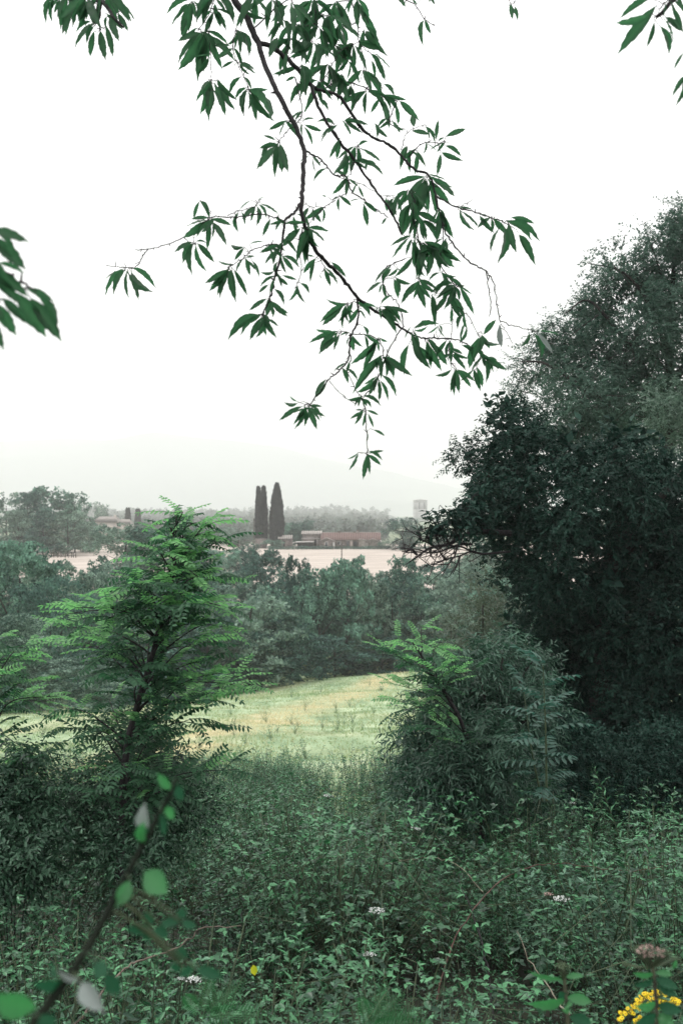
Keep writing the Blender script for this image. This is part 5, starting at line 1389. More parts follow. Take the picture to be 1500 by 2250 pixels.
def scatter_merge(tpls, pick, pos, yaw, sc, lean, rng, mats_n=1):
    """merge copies of plant templates (lists of batches) at many places"""
    outb = []
    for k, tpl in enumerate(tpls):
        idx = np.where(pick == k)[0]
        if not len(idx): continue
        p = pos[idx]; a = yaw[idx]; s = sc[idx]; l = lean[idx]
        ca, sa = np.cos(a), np.sin(a)
        tj = rng.normal(0, .12, len(idx)) + .22 * (rng.uniform(0, 1, len(idx)) < .16)
        for b in tpl:
            v = np.asarray(b[0]); f = np.asarray(b[1]); t = b[2]; m = b[3] if len(b) > 3 else 0
            X = (v[None, :, 0] * ca[:, None] - v[None, :, 1] * sa[:, None]) * s[:, None]
            Y = (v[None, :, 0] * sa[:, None] + v[None, :, 1] * ca[:, None]) * s[:, None]
            Z = v[None, :, 2] * s[:, None] + 0 * X
            X = X + l[:, 0:1] * Z + p[:, 0:1]; Y = Y + l[:, 1:2] * Z + p[:, 1:2]; Z = Z + p[:, 2:3]
            V = np.stack([X, Y, Z], -1).reshape(-1, 3)
            F = (f[None] + (np.arange(len(idx)) * len(v))[:, None, None]).reshape(-1, f.shape[1])
            T = None if t is None else np.clip((np.asarray(t)[None] + tj[:, None]).ravel(), 0, 1)
            outb.append((V, F, T, m))
    return outb

def stemline(rng, h, bend=.08, n=5):
    t = np.linspace(0, 1, n)
    a = rng.uniform(0, 2 * PI)
    return np.stack([bend * np.cos(a) * t ** 2 * h, bend * np.sin(a) * t ** 2 * h, t * h], -1)

def nettle(seed, h=1.0, nodes=11, L=.058, W=.42, z0=.2, droop=.45, tpl=OVAL):
    rng = np.random.default_rng(seed)
    c = stemline(rng, h)
    pos, dr, nr, sz = [], [], [], []
    for i in range(nodes):
        w = i / (nodes - 1); z = z0 + (1 - z0) * w ** .85
        p = np.array([np.interp(z * h, c[:, 2], c[:, 0]), np.interp(z * h, c[:, 2], c[:, 1]), z * h])
        a = i * PI / 2 + rng.normal(0, .25)
        for s in (0, PI):
            pos.append(p); v = np.array([math.cos(a + s), math.sin(a + s), -droop + .5 * w + rng.normal(0, .15)])
            dr.append(v); nr.append(np.array([0, 0, 1.0]) + rng.normal(0, .25, 3) + .35 * v * np.array([1, 1, 0]))
            sz.append(L * (1.15 - .7 * w ** 1.5) * rng.uniform(.8, 1.15))
    pos, dr, nr, sz = map(np.array, (pos, dr, nr, sz))
    tint = np.clip(rng.beta(1.2, 2.8, len(pos)) + .18 * (pos[:, 2] / h > .85), 0, 1)
    return [place(tpl, pos, dr, nr, sz, sz * W, tint), with_mat(tube(c, np.linspace(.0045, .0015, 5), 3), 1)]

def willowherb(seed, h=1.15, n=34, L=.085, W=.2):
    rng = np.random.default_rng(seed)
    c = stemline(rng, h, .1)
    w = np.linspace(.15, 1, n); z = w * h
    p = np.stack([np.interp(z, c[:, 2], c[:, 0]), np.interp(z, c[:, 2], c[:, 1]), z], -1)
    a = np.arange(n) * 2.4 + rng.normal(0, .2, n)
    dr = np.stack([np.cos(a), np.sin(a), .15 + .7 * w + rng.normal(0, .15, n)], -1)
    nr = np.array([0, 0, 1.0]) + rng.normal(0, .3, (n, 3))
    sz = L * (1.1 - .65 * w ** 2) * rng.uniform(.8, 1.2, n)
    tint = np.clip(rng.beta(1.4, 2.6, n) + .15 * (w > .85), 0, 1)
    return [place(DIA, p, dr, nr, sz, sz * W, tint), with_mat(tube(c, np.linspace(.004, .0015, 5), 3), 1)]

def fine_weed(seed, h=.7, stems=8):
    rng = np.random.default_rng(seed)
    B = []
    P_, D_, N_, S_ = [], [], [], []
    for s in range(stems):
        a = rng.uniform(0, 6.28); sp = rng.uniform(.05, .35); hh = h * rng.uniform(.6, 1.1)
        t = np.linspace(.2, 1, 9)
        pts = np.stack([sp * np.cos(a) * t ** 1.5, sp * np.sin(a) * t ** 1.5, hh * t - .15 * t ** 3 * hh], -1)
        B.append(with_mat(tube(np.vstack([[0, 0, 0], pts[4], pts[-1]]), [.002, .0013, .0008], 3), 1))
        for p in pts:
            for k in range(3):
                b = rng.uniform(0, 6.28)
                P_.append(p); D_.append([math.cos(b), math.sin(b), rng.uniform(-.1, .7)]); N_.append(rng.normal(0, .4, 3) + [0, 0, 1]); S_.append(rng.uniform(.025, .052))
    P_, D_, N_, S_ = map(np.array, (P_, D_, N_, S_))
    return [place(DIA, P_, D_, N_, S_, S_ * .32, np.clip(rng.beta(1.6, 2.4, len(P_)), 0, 1))] + B

def bramble(seed, L=.032, arcs=6):
    rng = np.random.default_rng(seed)
    B = []; P_, D_, N_, S_ = [], [], [], []
    for s in range(arcs):
        a = rng.uniform(0, 6.28); R = rng.uniform(.35, .8); H = rng.uniform(.45, .95)
        t = np.linspace(0, 1, 11)
        pts = np.stack([R * np.cos(a) * t, R * np.sin(a) * t, H * (1 - (1 - 1.6 * t) ** 2) * (t < .99) + .0 * t], -1)
        pts[:, 2] = H * np.sin(np.clip(t * 2.3, 0, PI))
        B.append(with_mat(tube(pts[::5], np.linspace(.004, .0018, 3), 3), 1))
        for i in range(2, 11):
            q = rng.uniform(0, 6.28)
            v = np.array([math.cos(q), math.sin(q), rng.uniform(0, .5)]); v /= np.linalg.norm(v)
            c = pts[i] + v * .05
            nn = np.array([0, 0, 1.0]) + rng.normal(0, .3, 3)
            sd = np.cross(v, nn)
            for k, (dv, m) in enumerate(((v, 1.1), (v * .3 + sd, .9), (v * .3 - sd, .9))):
                P_.append(c); D_.append(dv + [0, 0, -.15]); N_.append(nn + rng.normal(0, .15, 3)); S_.append(L * m * rng.uniform(.8, 1.2))
    P_, D_, N_, S_ = map(np.array, (P_, D_, N_, S_))
    return [place(DIA, P_, D_, N_, S_, S_ * .6, np.clip(rng.beta(1.15, 2.8, len(P_)), 0, 1))] + B

rg = np.random.default_rng(2024)
HOL = [(905, 1880, 9.3, .75), (860, 1990, 7.2, .35), (1010, 1870, 9.6, .5), (430, 1850, 9.0, .6), (480, 2040, 6.3, .5), (60, 1800, 9.5, .5), (300, 1800, 9.6, .7), (1050, 2180, 4.9, .4), (640, 2130, 5.1, .3), (1380, 1960, 7.6, .3), (720, 1900, 8.6, .3), (180, 2010, 6.2, .3)]
HX = [((x - 750) / FPX * d, d, r) for x, y, d, r in HOL]
def hollow(X, Y):
    f = np.ones_like(X)
    for hx, hy, r in HX:
        f = np.minimum(f, np.clip(((X - hx) ** 2 + (Y - hy) ** 2) ** .5 / r - .35, .0, 1))
    return f
def field_points(dens, d0, d1, half=.40, ex=.9):
    A_ = half * (d1 ** 2 - d0 ** 2) + 2 * ex * (d1 - d0)
    n = int(dens * A_)
    d = np.sqrt(rg.uniform(d0 ** 2, d1 ** 2, n)); X = rg.uniform(-1, 1, n) * (half * d + ex * .6)
    return X, d

def plant_field():
    X, Y = field_points(60, 3.9, 21.5)
    hf = hollow(X, Y)
    big = vnoise(X, Y, 2.6, 2); small = vnoise(X, Y, .9, 6)
    keep = (hf > .2) & (rg.uniform(0, 1, len(X)) < .30 + .85 * vnoise(X, Y, 1.15, 23)) & (rg.uniform(0, 1, len(X)) < np.clip((22.5 - Y) / 5, 0, 1))
    X, Y, hf, big, small = X[keep], Y[keep], hf[keep], big[keep], small[keep]
    tn = vnoise(X, Y, 1.7, 11); tn2 = vnoise(X, Y, 2.3, 15)
    u = rg.uniform(0, 1, len(X))
    kind = np.where(tn > .62, 0, np.where(tn2 > .60, 2, np.where(tn < .34, 3, 1)))       # 0 nettle 1 bramble 2 fine 3 willowherb
    kind = np.where(u < .28, rg.integers(0, 4, len(X)), kind)
    mound = vnoise(X, Y, 1.15, 23); mound = np.clip((mound - .28) / .42, 0, 1)
    h = (.16 + .34 * big + .80 * mound + .24 * rg.uniform(-1, 1, len(X))) * np.clip(hf, .25, 1)
    h = np.clip(h * 1.12, .20, np.where(Y > 13, 1.0, 1.4))
    Z = ground(X, Y) - .03
    h = np.where(Y < 6.5, np.minimum(h, np.maximum(.2, -.44 * Y - Z)), h)
    pos = np.stack([X, Y, Z], -1); yaw = rg.uniform(0, 2 * PI, len(X)); lean = rg.normal(0, .16, (len(X), 2))
    nets = [nettle(s) for s in (1, 2, 3)] + [nettle(s, nodes=10, L=.070, W=.5) for s in (4, 5)]
    brs = [bramble(s) for s in (1, 2, 3, 4, 5)]
    fin = [fine_weed(s) for s in (1, 2, 3, 4)]
    wil = [willowherb(s) for s in (1, 2, 3, 4)]
    for name, k, tl, mat, bs, sub in (('nettle_patch', 0, nets, M_NET, 1.0, 1.0), ('bramble_patch', 1, brs, M_BRM, 1.15, .62), ('bedstraw_patch', 2, fin, M_FINE, 1.3, .42), ('willowherb_patch', 3, wil, M_NET, .95, 1.0)):
        m = (kind == k) & (rg.uniform(0, 1, len(X)) < sub)
        n = int(m.sum())
        bl = scatter_merge(tl, rg.integers(0, len(tl), n), pos[m], yaw[m], h[m] * bs, lean[m], rg)
        tag(build(name, bl, [mat, M_STEM]), kind='stuff')
    # low leaf litter and ivy between the stems
    X, Y = field_points(300, 3.6, 15)
    n = len(X)
    Z = ground(X, Y) + rg.uniform(0, .30, n) * np.clip(hollow(X, Y), .15, 1)
    s = rg.uniform(.02, .05, n)
    b = place(OVAL, np.stack([X, Y, Z], -1), sph(rg, n, .2), np.array([0, 0, 1.0]) + rg.normal(0, .35, (n, 3)), s, s * .55, rg.uniform(0, .5, n) ** 1.5)
    tag(build('ground_cover', [b], M_BRM), kind='stuff')
plant_field()

# grass of the meadow: tufts near, and weed clumps
def grass():
    n = 62000
    d = 17.5 + (112 - 17.5) * rg.uniform(0, 1, n) ** 1.35; X = rg.uniform(-1, 1, n) * (.40 * d + 1)
    keep = rg.uniform(0, 1, n) < np.clip((d - 16.5) / 3, 0, 1); X = X[keep]; d = d[keep]; n = len(d)
    Z = ground(X, d) + .02
    h = rg.uniform(.05, .15, n) * (.5 + 1.2 * vnoise(X, d, 3, 8)); w = .014 + .0007 * d
    P0 = np.stack([X, d, Z], -1)
    dv = np.stack([rg.normal(0, .35, n), rg.normal(0, .35, n), np.ones(n)], -1)
    b = place(DIA, P0, dv, rg.normal(size=(n, 3)), h, w * 1.2, np.clip(.05 + .38 * vnoise(X, d, 5, 3) + rg.normal(0, .12, n) + np.clip(1.5 - np.abs(d - 6.1 * X - 60 - 16 * (vnoise(X, d, 9, 31) - .5)) / 10, 0, 1) * .75 * (vnoise(X, d, 3, 12) > .3), 0, 1))
    m = leaf_mat('meadow grass blade', (.21, .31, .16), (.62, .57, .38), rough=.8, trans=.35)
    tag(build('grass', [b], m), kind='stuff')
    # scattered docks and thistles, darker than the grass
    n = 330
    d = rg.uniform(24, 95, n); X = rg.uniform(-1, 1, n) * (.3 * d)
    q = np.abs(d - 6.1 * X - 50) < 14
    keep = (rg.uniform(0, 1, n) < np.where(q, .9, .25)); X = X[keep]; d = d[keep]; n = len(d)
    bl = scatter_merge([fine_weed(21, .6, 7), fine_weed(22, .5, 8)], rg.integers(0, 2, n), np.stack([X, d, ground(X, d)], -1), rg.uniform(0, 6, n), rg.uniform(.5, 1.3, n), rg.normal(0, .1, (n, 2)), rg)
    for i, b_ in enumerate(bl):
        pass
    tag(build('meadow_weeds', bl, [leaf_mat('meadow weed leaf', (.05, .11, .06), (.13, .22, .12), rough=.6, trans=.3), M_STEM]), kind='stuff')
grass()

# ---------------------------------------------------------------- single plants that stand out
def world_base(px, top, d):
    X = (px - 750) / FPX * d
    return X, float(ground(X, d)), -(top - 1125) / FPX * d

def tall_weed(px, top, d, label, seed, kind='w', cat='weed', name='tall_weed', n=None):
    X, zg_, zt_ = world_base(px, top, d)
    h = zt_ - zg_
    root = empty(name, (X, d, zg_)); tag(root, label, cat, 'tall weeds standing out of the undergrowth')
    if kind == 'w':
        b = willowherb(seed, h, n or int(46 * h), .11, .24)
    else:
        b = nettle(seed, h, int(12 * h) + 3, .11, .5)
    for k, (bb, mt, nm) in enumerate(((b[0], M_NET, 'leaves'), (b[1], M_STEM, 'stem'))):
        o = link_mesh(nm, mesh_np([(bb[0], bb[1], bb[2])], nm), mt); o.parent = root
    return root
for i, (px, top, d, k, lab) in enumerate([
 (630, 1652, 16.5, 'w', 'tallest dark weed spire before the meadow left of centre'), (612, 1668, 16.2, 'w', 'shorter spire just left of the tallest weed'), (650, 1678, 16.8, 'w', 'weed spire just right of the tallest one'),
 (768, 1660, 15.8, 'w', 'thin reaching weed before the meadow in the middle'), (790, 1672, 16.0, 'w', 'bushy weed spire right of the thin middle one'), (718, 1690, 16.4, 'n', 'leafy weed between the two groups of spires'),
 (860, 1690, 14.5, 'w', 'weed spire left of the white umbels at the meadow edge'), (1040, 1715, 13.4, 'n', 'nettle standing before the glossy shrub'), (1290, 1690, 13.6, 'n', 'grey nettle below the dark oak right of centre'),
 (1420, 1705, 13.5, 'n', 'grey nettle near the right edge under the oak'), (1360, 1740, 13.0, 'n', 'lower grey nettle between the two under the oak'), (820, 1885, 8.6, 'n', 'pale nettle rising from the dark hollow right of centre'),
 (730, 1850, 9.2, 'n', 'nettle left of the dark hollow'), (670, 1960, 7.0, 'w', 'narrow leaved weed in the middle of the undergrowth'), (690, 2110, 5.6, 'w', 'bright narrow leaved weed low in the middle'),
 (1080, 1870, 8.4, 'n', 'pale nettle right of the dark hollow'), (1180, 1990, 6.6, 'n', 'nettle below the arching cane'), (1420, 1860, 9.0, 'n', 'reddish topped weed at the right above the cane')]):
    tall_weed(px, top, d, lab, 60 + i, k)

# umbels
def umbel(px, py, d, label, w=34, tilt=.0, pinkish=False, seed=0):
    rng = np.random.default_rng(seed)
    X, zg_, zt_ = world_base(px, py, d)
    root = empty('umbel_flower', (X, d, zg_)); tag(root, label, 'flower', 'flat flower heads in the undergrowth')
    top = np.array([X, d, zt_]); bs_ = np.array([X + rng.normal(0, .08), d + .05, zg_])
    R = w / 2 / FPX * d
    st = smooth_line([bs_, (bs_ + top) / 2 + rng.normal(0, .03, 3), top - [0, 0, R * .8]], 5)
    part('stem', [tube(st, np.linspace(.005, .0025, len(st)), 5)], M_STEM, root, True)
    rays, fl = [], []
    for k in range(15):
        a = k * 2.4; r = R * math.sqrt((k + .5) / 15)
        e = top + np.array([r * math.cos(a), r * math.sin(a) * .9, -.18 * r * r / R + tilt * r * math.cos(a)])
        rays.append(tube([top - [0, 0, R * .8], e - [0, 0, .003]], [.0012, .0009], 3))
        m = 12
        q = e + np.stack([rng.normal(0, R * .10, m), rng.normal(0, R * .10, m), rng.normal(0, R * .03, m)], -1)
        s = R * .15 * rng.uniform(.7, 1.2, m)
        fl.append(place(OVAL, q, sph(rng, m), np.array([0, 0, 1.0]) + rng.normal(0, .3, (m, 3)), s, s))
    part('rays', rays, M_STEM, root)['kind'] = 'stuff'
    part('flower_head', fl, M_PINK if pinkish else M_WHITE, root)
    n = 8
    ps = np.array([st[int(i)] for i in np.linspace(3, len(st) - 3, n)])
    a = np.arange(n) * 2.2
    part('leaves', [place(DIA, ps, np.stack([np.cos(a), np.sin(a), .5 + 0 * a], -1), np.array([0, 0, 1.0]) + rng.normal(0, .2, (n, 3)), .09, .035, None)], M_NET, root)['kind'] = 'stuff'
for i, a in enumerate([
 (903, 1707, 13.0, 'wide white flower head highest at the foot of the glossy shrub', 34), (977, 1733, 12.0, 'white flower head under the left side of the glossy shrub', 20), (1010, 1773, 11.0, 'white flower head below and right of the first small one', 22),
 (900, 1779, 10.8, 'small white flower head above the dark hollow', 14), (911, 1819, 9.8, 'white flower head at the upper rim of the dark hollow', 20), (826, 1998, 6.6, 'brightest white flower head in the middle of the undergrowth', 32),
 (720, 1747, 12.2, 'small pale flower head among weeds left of centre', 18), (812, 2095, 5.6, 'white flower head low in the middle', 24), (1080, 1745, 11.6, 'wide white flower head right of centre beneath the shrub', 34),
 (1137, 1800, 10.2, 'white flower head alone before the dark oak', 20), (1256, 1763, 11.3, 'tiny white flower head under the oak', 12), (1232, 1972, 6.9, 'broad white flower head beneath the arching cane', 32),
 (426, 2150, 4.7, 'white flower head above the left fern', 30), (398, 2149, 4.8, 'smaller white flower head beside the one above the left fern', 16)]):
    umbel(*a[:4], w=a[4] * 1.15, seed=i)
umbel(1203, 1963, 6.9, 'pinkish flower head just left of the broad white one', 20, pinkish=True, seed=33)

# ferns
def fern_frond(seed, mat):
    rng = np.random.default_rng(seed)
    n = 19
    t = np.linspace(.12, .98, n)
    def cv(t): return np.stack([0 * t, t * (1 - .05 * t), .35 * t - .42 * t ** 2], -1)
    c = cv(t); tan = nrm(cv(t + .01) - c); up = nrm(np.cross(np.array([1.0, 0, 0]), tan))
    B = []; ln = .20 * np.sin(PI * np.clip(t * .86 + .14, 0, 1)) ** .8 + .015
    for s in (-1, 1):
        dr = np.array([s, 0, 0]) + .35 * tan - .1 * up
        # every pinna is itself a toothed blade of small lobes
        m = 8
        for j in range(m):
            w = (j + .5) / m
            pos = c + nrm(dr) * (ln * w)[:, None]
            sz = ln * .12 * (1.25 - w)
            for q in (-1, 1):
                B.append(place(DIA, pos, nrm(dr) * .5 + q * tan, up + rng.normal(0, .08, (n, 3)), sz, sz * .55, np.clip(rng.normal(.5, .15, n), 0, 1)))
        B.append(place(DIA, c, dr, up, ln, ln * .05, np.full(n, .4)))
    B.append(tube(cv(np.linspace(0, 1, 7)), np.linspace(.006, .002, 7), 4, .6))
    me = mesh_np(B, 'frond'); me.materials.append(mat)
    return me
FF = [fern_frond(s, M_FERN) for s in (1, 2)]
def fern(px, py, d, label, fronds, seed):
    rng = np.random.default_rng(seed)
    b = P(px, py, d)
    root = empty('fern', b); tag(root, label, 'fern')
    for i, (tx, ty, td) in enumerate(fronds):
        e = P(tx, ty, td); dv = e - b; L = np.linalg.norm(dv) * 1.03
        x, y, z = basis(dv, np.array([0, -1.1, .8]) + rng.normal(0, .15, 3), L)
        o = bpy.data.objects.new('frond', FF[i % 2]); col.objects.link(o); o.parent = root
        o.matrix_basis = Matrix(((x[0] * L, y[0] * L, z[0] * L, 0), (x[1] * L, y[1] * L, z[1] * L, 0), (x[2] * L, y[2] * L, z[2] * L, 0), (0, 0, 0, 1)))
fern(446, 2236, 3.65, 'bright fern at the bottom left of centre with fronds spread to the right', [(545, 2148, 3.7), (602, 2230, 3.55), (470, 2136, 3.8), (400, 2180, 3.8)], 1)
fern(812, 2262, 3.65, 'fern at the bottom right of centre with upright and arching fronds', [(852, 2150, 3.75), (890, 2172, 3.7), (938, 2218, 3.6), (790, 2180, 3.8), (948, 2252, 3.5)], 2)

# arching canes and dead sticks
def cane(name, label, pts, r, mat, cat, leaves=0, seed=0, lm=None, group=None):
    rng = np.random.default_rng(seed)
    p = smooth_line([P(*q) for q in pts], 6, .004, rng)
    root = empty(name, p[0]); tag(root, label, cat, group)
    part('stem', [tube(p, np.linspace(r, r * .35, len(p)), 6)], mat, root, True)
    if leaves:
        ii = rng.integers(2, len(p) - 1, leaves)
        q = p[ii]; dr = sph(rng, leaves, .2); s = rng.uniform(.03, .06, leaves)
        part('leaves', [place(OVAL, q, dr, np.array([0, 0, 1.0]) + rng.normal(0, .3, (leaves, 3)), s, s * .6, rng.uniform(.3, 1, leaves))], lm or M_BRM, root)['kind'] = 'stuff'
cane('bramble_cane', 'long reddish cane arching over the undergrowth at the right', [(958, 2200, 6.2), (985, 2100, 6.4), (1030, 2010, 6.6), (1100, 1935, 6.9), (1170, 1903, 7.1), (1240, 1897, 7.2), (1320, 1908, 7.2), (1400, 1912, 7.1), (1460, 1900, 7.0), (1520, 1872, 6.9)], .0055, plain_mat('reddish cane', (.06, .03, .025), (.13, .07, .055), scale=12, rough=.6, bump=0), 'branch', 34, 1)
cane('bramble_cane', 'thin cane arching left above the dark hollow in the middle', [(1060, 1960, 7.6), (1010, 1905, 7.8), (950, 1885, 7.9), (880, 1893, 8.0), (800, 1905, 8.0), (740, 1915, 8.0)], .0035, M_STRAW, 'branch', 26, 2)
cane('dry_stick', 'pale dry stem leaning across the lower right undergrowth', [(1250, 2230, 4.6), (1215, 2185, 4.7), (1170, 2120, 4.8), (1135, 2045, 4.9)], .004, M_STRAW, 'stick', 0, 3)
cane('dry_stick', 'brown dead stick rising to the right behind the blurred bramble', [(160, 2262, 4.2), (215, 2190, 4.3), (272, 2130, 4.4), (320, 2105, 4.5), (375, 2090, 4.6), (425, 2058, 4.7), (442, 2040, 4.7), (530, 2034, 4.8)], .0055, plain_mat('brown dead wood', (.08, .06, .05), (.22, .17, .14), scale=14, rough=.8), 'stick', 0, 4)
cane('bramble_cane', 'slender shoot with small leaves above the dark left thicket', [(300, 1920, 7.4), (262, 1880, 7.5), (225, 1840, 7.6), (188, 1800, 7.7)], .004, M_STEM, 'branch', 18, 5, M_FINE)
cane('bramble_cane', 'upright shoot with paired pale leaves at the far left', [(95, 1960, 6.8), (92, 1900, 6.8), (80, 1850, 6.9), (70, 1790, 6.9)], .004, M_STEM, 'branch', 22, 6, M_FINE)
cane('bramble_cane', 'dark forked stem among the leaves right of the middle', [(1085, 2260, 5.2), (1070, 2120, 5.4), (1040, 2010, 5.6), (1005, 1930, 5.8)], .006, M_TWIG, 'branch', 14, 7)

yl = empty('yellow_leaf', P(558, 2131, 3.9)); tag(yl, 'single bright yellow leaf hanging in the lower left undergrowth', 'leaf')
yb_ = place(OVAL, np.array([P(556, 2120, 3.9)]), np.array([[.2, -.1, -1.0]]), np.array([[0.2, -1.0, .4]]), np.array([.043]), np.array([.032]), None)
part('blade', [yb_], plain_mat('yellow leaf', (.42, .52, .02), (.62, .62, .03), scale=30, rough=.5, bump=0), yl)
part('stalk', [tube([P(556, 2120, 3.9), P(550, 2098, 3.92), P(552, 2080, 3.95)], [.0015, .0012, .001], 4)], M_STEM, yl)

# ---------------------------------------------------------------- the near, out-of-focus plants
D0 = 1.25
fb = empty('bramble_shoot', P(40, 2330, 1.0)); tag(fb, 'blurred dark bramble shoot rising diagonally in the near left foreground', 'bramble')
sp0 = [(30, 2340, 1.0), (75, 2250, 1.05), (150, 2150, 1.1), (212, 2050, 1.15), (268, 1945, 1.2), (310, 1865, 1.23), (345, 1800, 1.25), (372, 1750, 1.26), (388, 1710, 1.27)]
sl = smooth_line([P(*q) for q in sp0], 6)
part('stem', [tube(sl, np.linspace(.0062, .0022, len(sl)), 8)], plain_mat('dark bramble stem', (.004, .007, .004), (.012, .016, .010), scale=30, rough=.8, bump=0, spec=.1), fb, True)
th = []
rr = np.random.default_rng(3)
for i in range(2, len(sl) - 2, 2):
    v = rr.normal(size=3); v /= np.linalg.norm(v)
    th.append(tube([sl[i], sl[i] + v * .008], [.0015, .0003], 4))
part('thorns', th, M_TWIG, fb)['kind'] = 'stuff'
bl_me = chestnut_leaf(31, M_FRESH, .1, .1)[0]; bl_pale = chestnut_leaf(32, M_CHEST2, .3, .25)[0]
bl_dk = chestnut_leaf(33, leaf_mat('shaded bramble leaf', (.015, .07, .035), (.03, .11, .055), rough=.6, trans=.3, spec=.2), .1, .1)[0]
def near_leaf(root, b, t, w, me, roll=.0):
    b = P(*b); t = P(*t); ln = np.linalg.norm(t - b); y = (t - b) / ln
    x = np.cross(y, [0, -1.0, .2]); x /= np.linalg.norm(x); z = np.cross(x, y)
    x2 = x * math.cos(roll) + z * math.sin(roll); z2 = np.cross(x2, y); W = w / FPX * b[1]
    o = bpy.data.objects.new('leaf', me); col.objects.link(o); o.parent = root
    L = root.location
    o.matrix_basis = Matrix(((x2[0] * W, y[0] * ln, z2[0] * ln, b[0] - L.x), (x2[1] * W, y[1] * ln, z2[1] * ln, b[1] - L.y), (x2[2] * W, y[2] * ln, z2[2] * ln, b[2] - L.z), (0, 0, 0, 1)))
    # the stalk that carries it
    j = int(np.argmin(np.linalg.norm(sl - b, axis=1))) if root is fb else None
    if j is not None:
        part('leaf_stalk', [tube(smooth_line([sl[j], (sl[j] + b) / 2 + [0, 0, .006], b], 3), np.linspace(.0014, .0009, 7), 5)], M_STEM, fb, True)
for b, t, w, me, ro in [
 ((318, 1915, 1.22), (366, 1962, 1.2), 52, bl_me, .1), ((286, 1935, 1.2), (258, 1992, 1.18), 34, bl_me, .5),
 ((330, 2038, 1.2), (280, 2044, 1.18), 24, bl_dk, .2), ((332, 2034, 1.2), (324, 2000, 1.2), 26, bl_dk, .1), ((338, 2040, 1.2), (370, 2058, 1.2), 26, bl_dk, .2), ((334, 2044, 1.2), (318, 2068, 1.2), 24, bl_dk, .3), ((352, 2032, 1.2), (400, 2022, 1.2), 22, bl_dk, .4),
 ((398, 2020, 1.2), (402, 1994, 1.2), 22, bl_dk, .1), ((398, 2026, 1.2), (432, 2038, 1.2), 20, bl_dk, .3),
 ((398, 2112, 1.2), (400, 2080, 1.2), 32, bl_dk, .2), ((404, 2124, 1.2), (415, 2145, 1.2), 34, bl_dk, .2), ((430, 2128, 1.2), (490, 2148, 1.2), 26, bl_dk, .3), ((396, 2122, 1.2), (374, 2130, 1.2), 22, bl_dk, .4),
 ((228, 2110, 1.12), (212, 2150, 1.1), 34, bl_dk, .3), ((232, 2140, 1.12), (262, 2186, 1.12), 36, bl_dk, .2), ((150, 2158, 1.1), (75, 2166, 1.06), 30, bl_dk, .3), ((128, 2150, 1.08), (112, 2110, 1.1), 24, bl_dk, .5),
 ((80, 2215, 1.02), (-20, 2200, 1.0), 60, bl_me, .2), ((90, 2230, 1.02), (115, 2265, 1.02), 40, bl_dk, .3), ((330, 1835, 1.24), (300, 1800, 1.24), 22, bl_dk, .4), ((312, 1850, 1.24), (312, 1812, 1.2), 26, bl_me, .2),
 ((360, 1772, 1.26), (384, 1800, 1.27), 22, bl_me, .5), ((378, 1735, 1.27), (345, 1702, 1.27), 24, bl_me, .4), ((384, 1722, 1.27), (400, 1760, 1.27), 22, bl_dk, .2), ((352, 1785, 1.25), (362, 1838, 1.25), 18, bl_dk, .6),
 ((318, 1818, 1.24), (314, 1778, 1.22), 30, bl_pale, .15), ((180, 2158, 1.1), (218, 2222, 1.08), 42, bl_pale, .1), ((176, 2150, 1.1), (128, 2142, 1.09), 13, bl_pale, .4)]:
    near_leaf(fb, b, t, w, me, ro)

# hemp agrimony heads and ragwort in the bottom right corner
def agrimony(label, stem, heads, leaves, seed, pink=True):
    rng = np.random.default_rng(seed)
    s = smooth_line([P(*q) for q in stem], 5)
    root = empty('hemp_agrimony', s[0]); tag(root, label, 'flower')
    part('stem', [tube(s, np.linspace(.0045, .003, len(s)), 8)], plain_mat('purplish stem' + str(seed), (.04, .035, .03), (.09, .10, .06), scale=20, rough=.6, bump=0), root, True)
    for (hx, hy, hd, w, m) in heads:
        c = P(hx, hy, hd); R = w / 2 / FPX * hd
        B, Q = [], []
        j = s[-1] - [0, 0, .02]
        for k in range(22):
            a = k * 2.4; r = R * math.sqrt((k + .5) / 22)
            e = c + np.array([r * math.cos(a), r * math.sin(a), -.25 * r * r / R + rng.normal(0, R * .05)])
            Q.append(tube([j, (j + e) / 2 - [0, 0, R * .15], e], [.0009, .0008, .0007], 3))
            q = e + rng.normal(0, R * .055, (10, 3)); sz = R * .16 * rng.uniform(.8, 1.2, 10)
            B.append(place(DIA, q, sph(rng, 10, 1.2), sph(rng, 10), sz, sz * .5))
        part('flower_head', B, m, root)
        part('rays', Q, M_STEM, root)['kind'] = 'stuff'
    for (b, t, w, me, ro) in leaves: near_leaf(root, b, t, w, me, ro)
M_GREENHEAD = plain_mat('green buds', (.10, .16, .09), (.22, .30, .18), scale=60, rough=.7, bump=0)
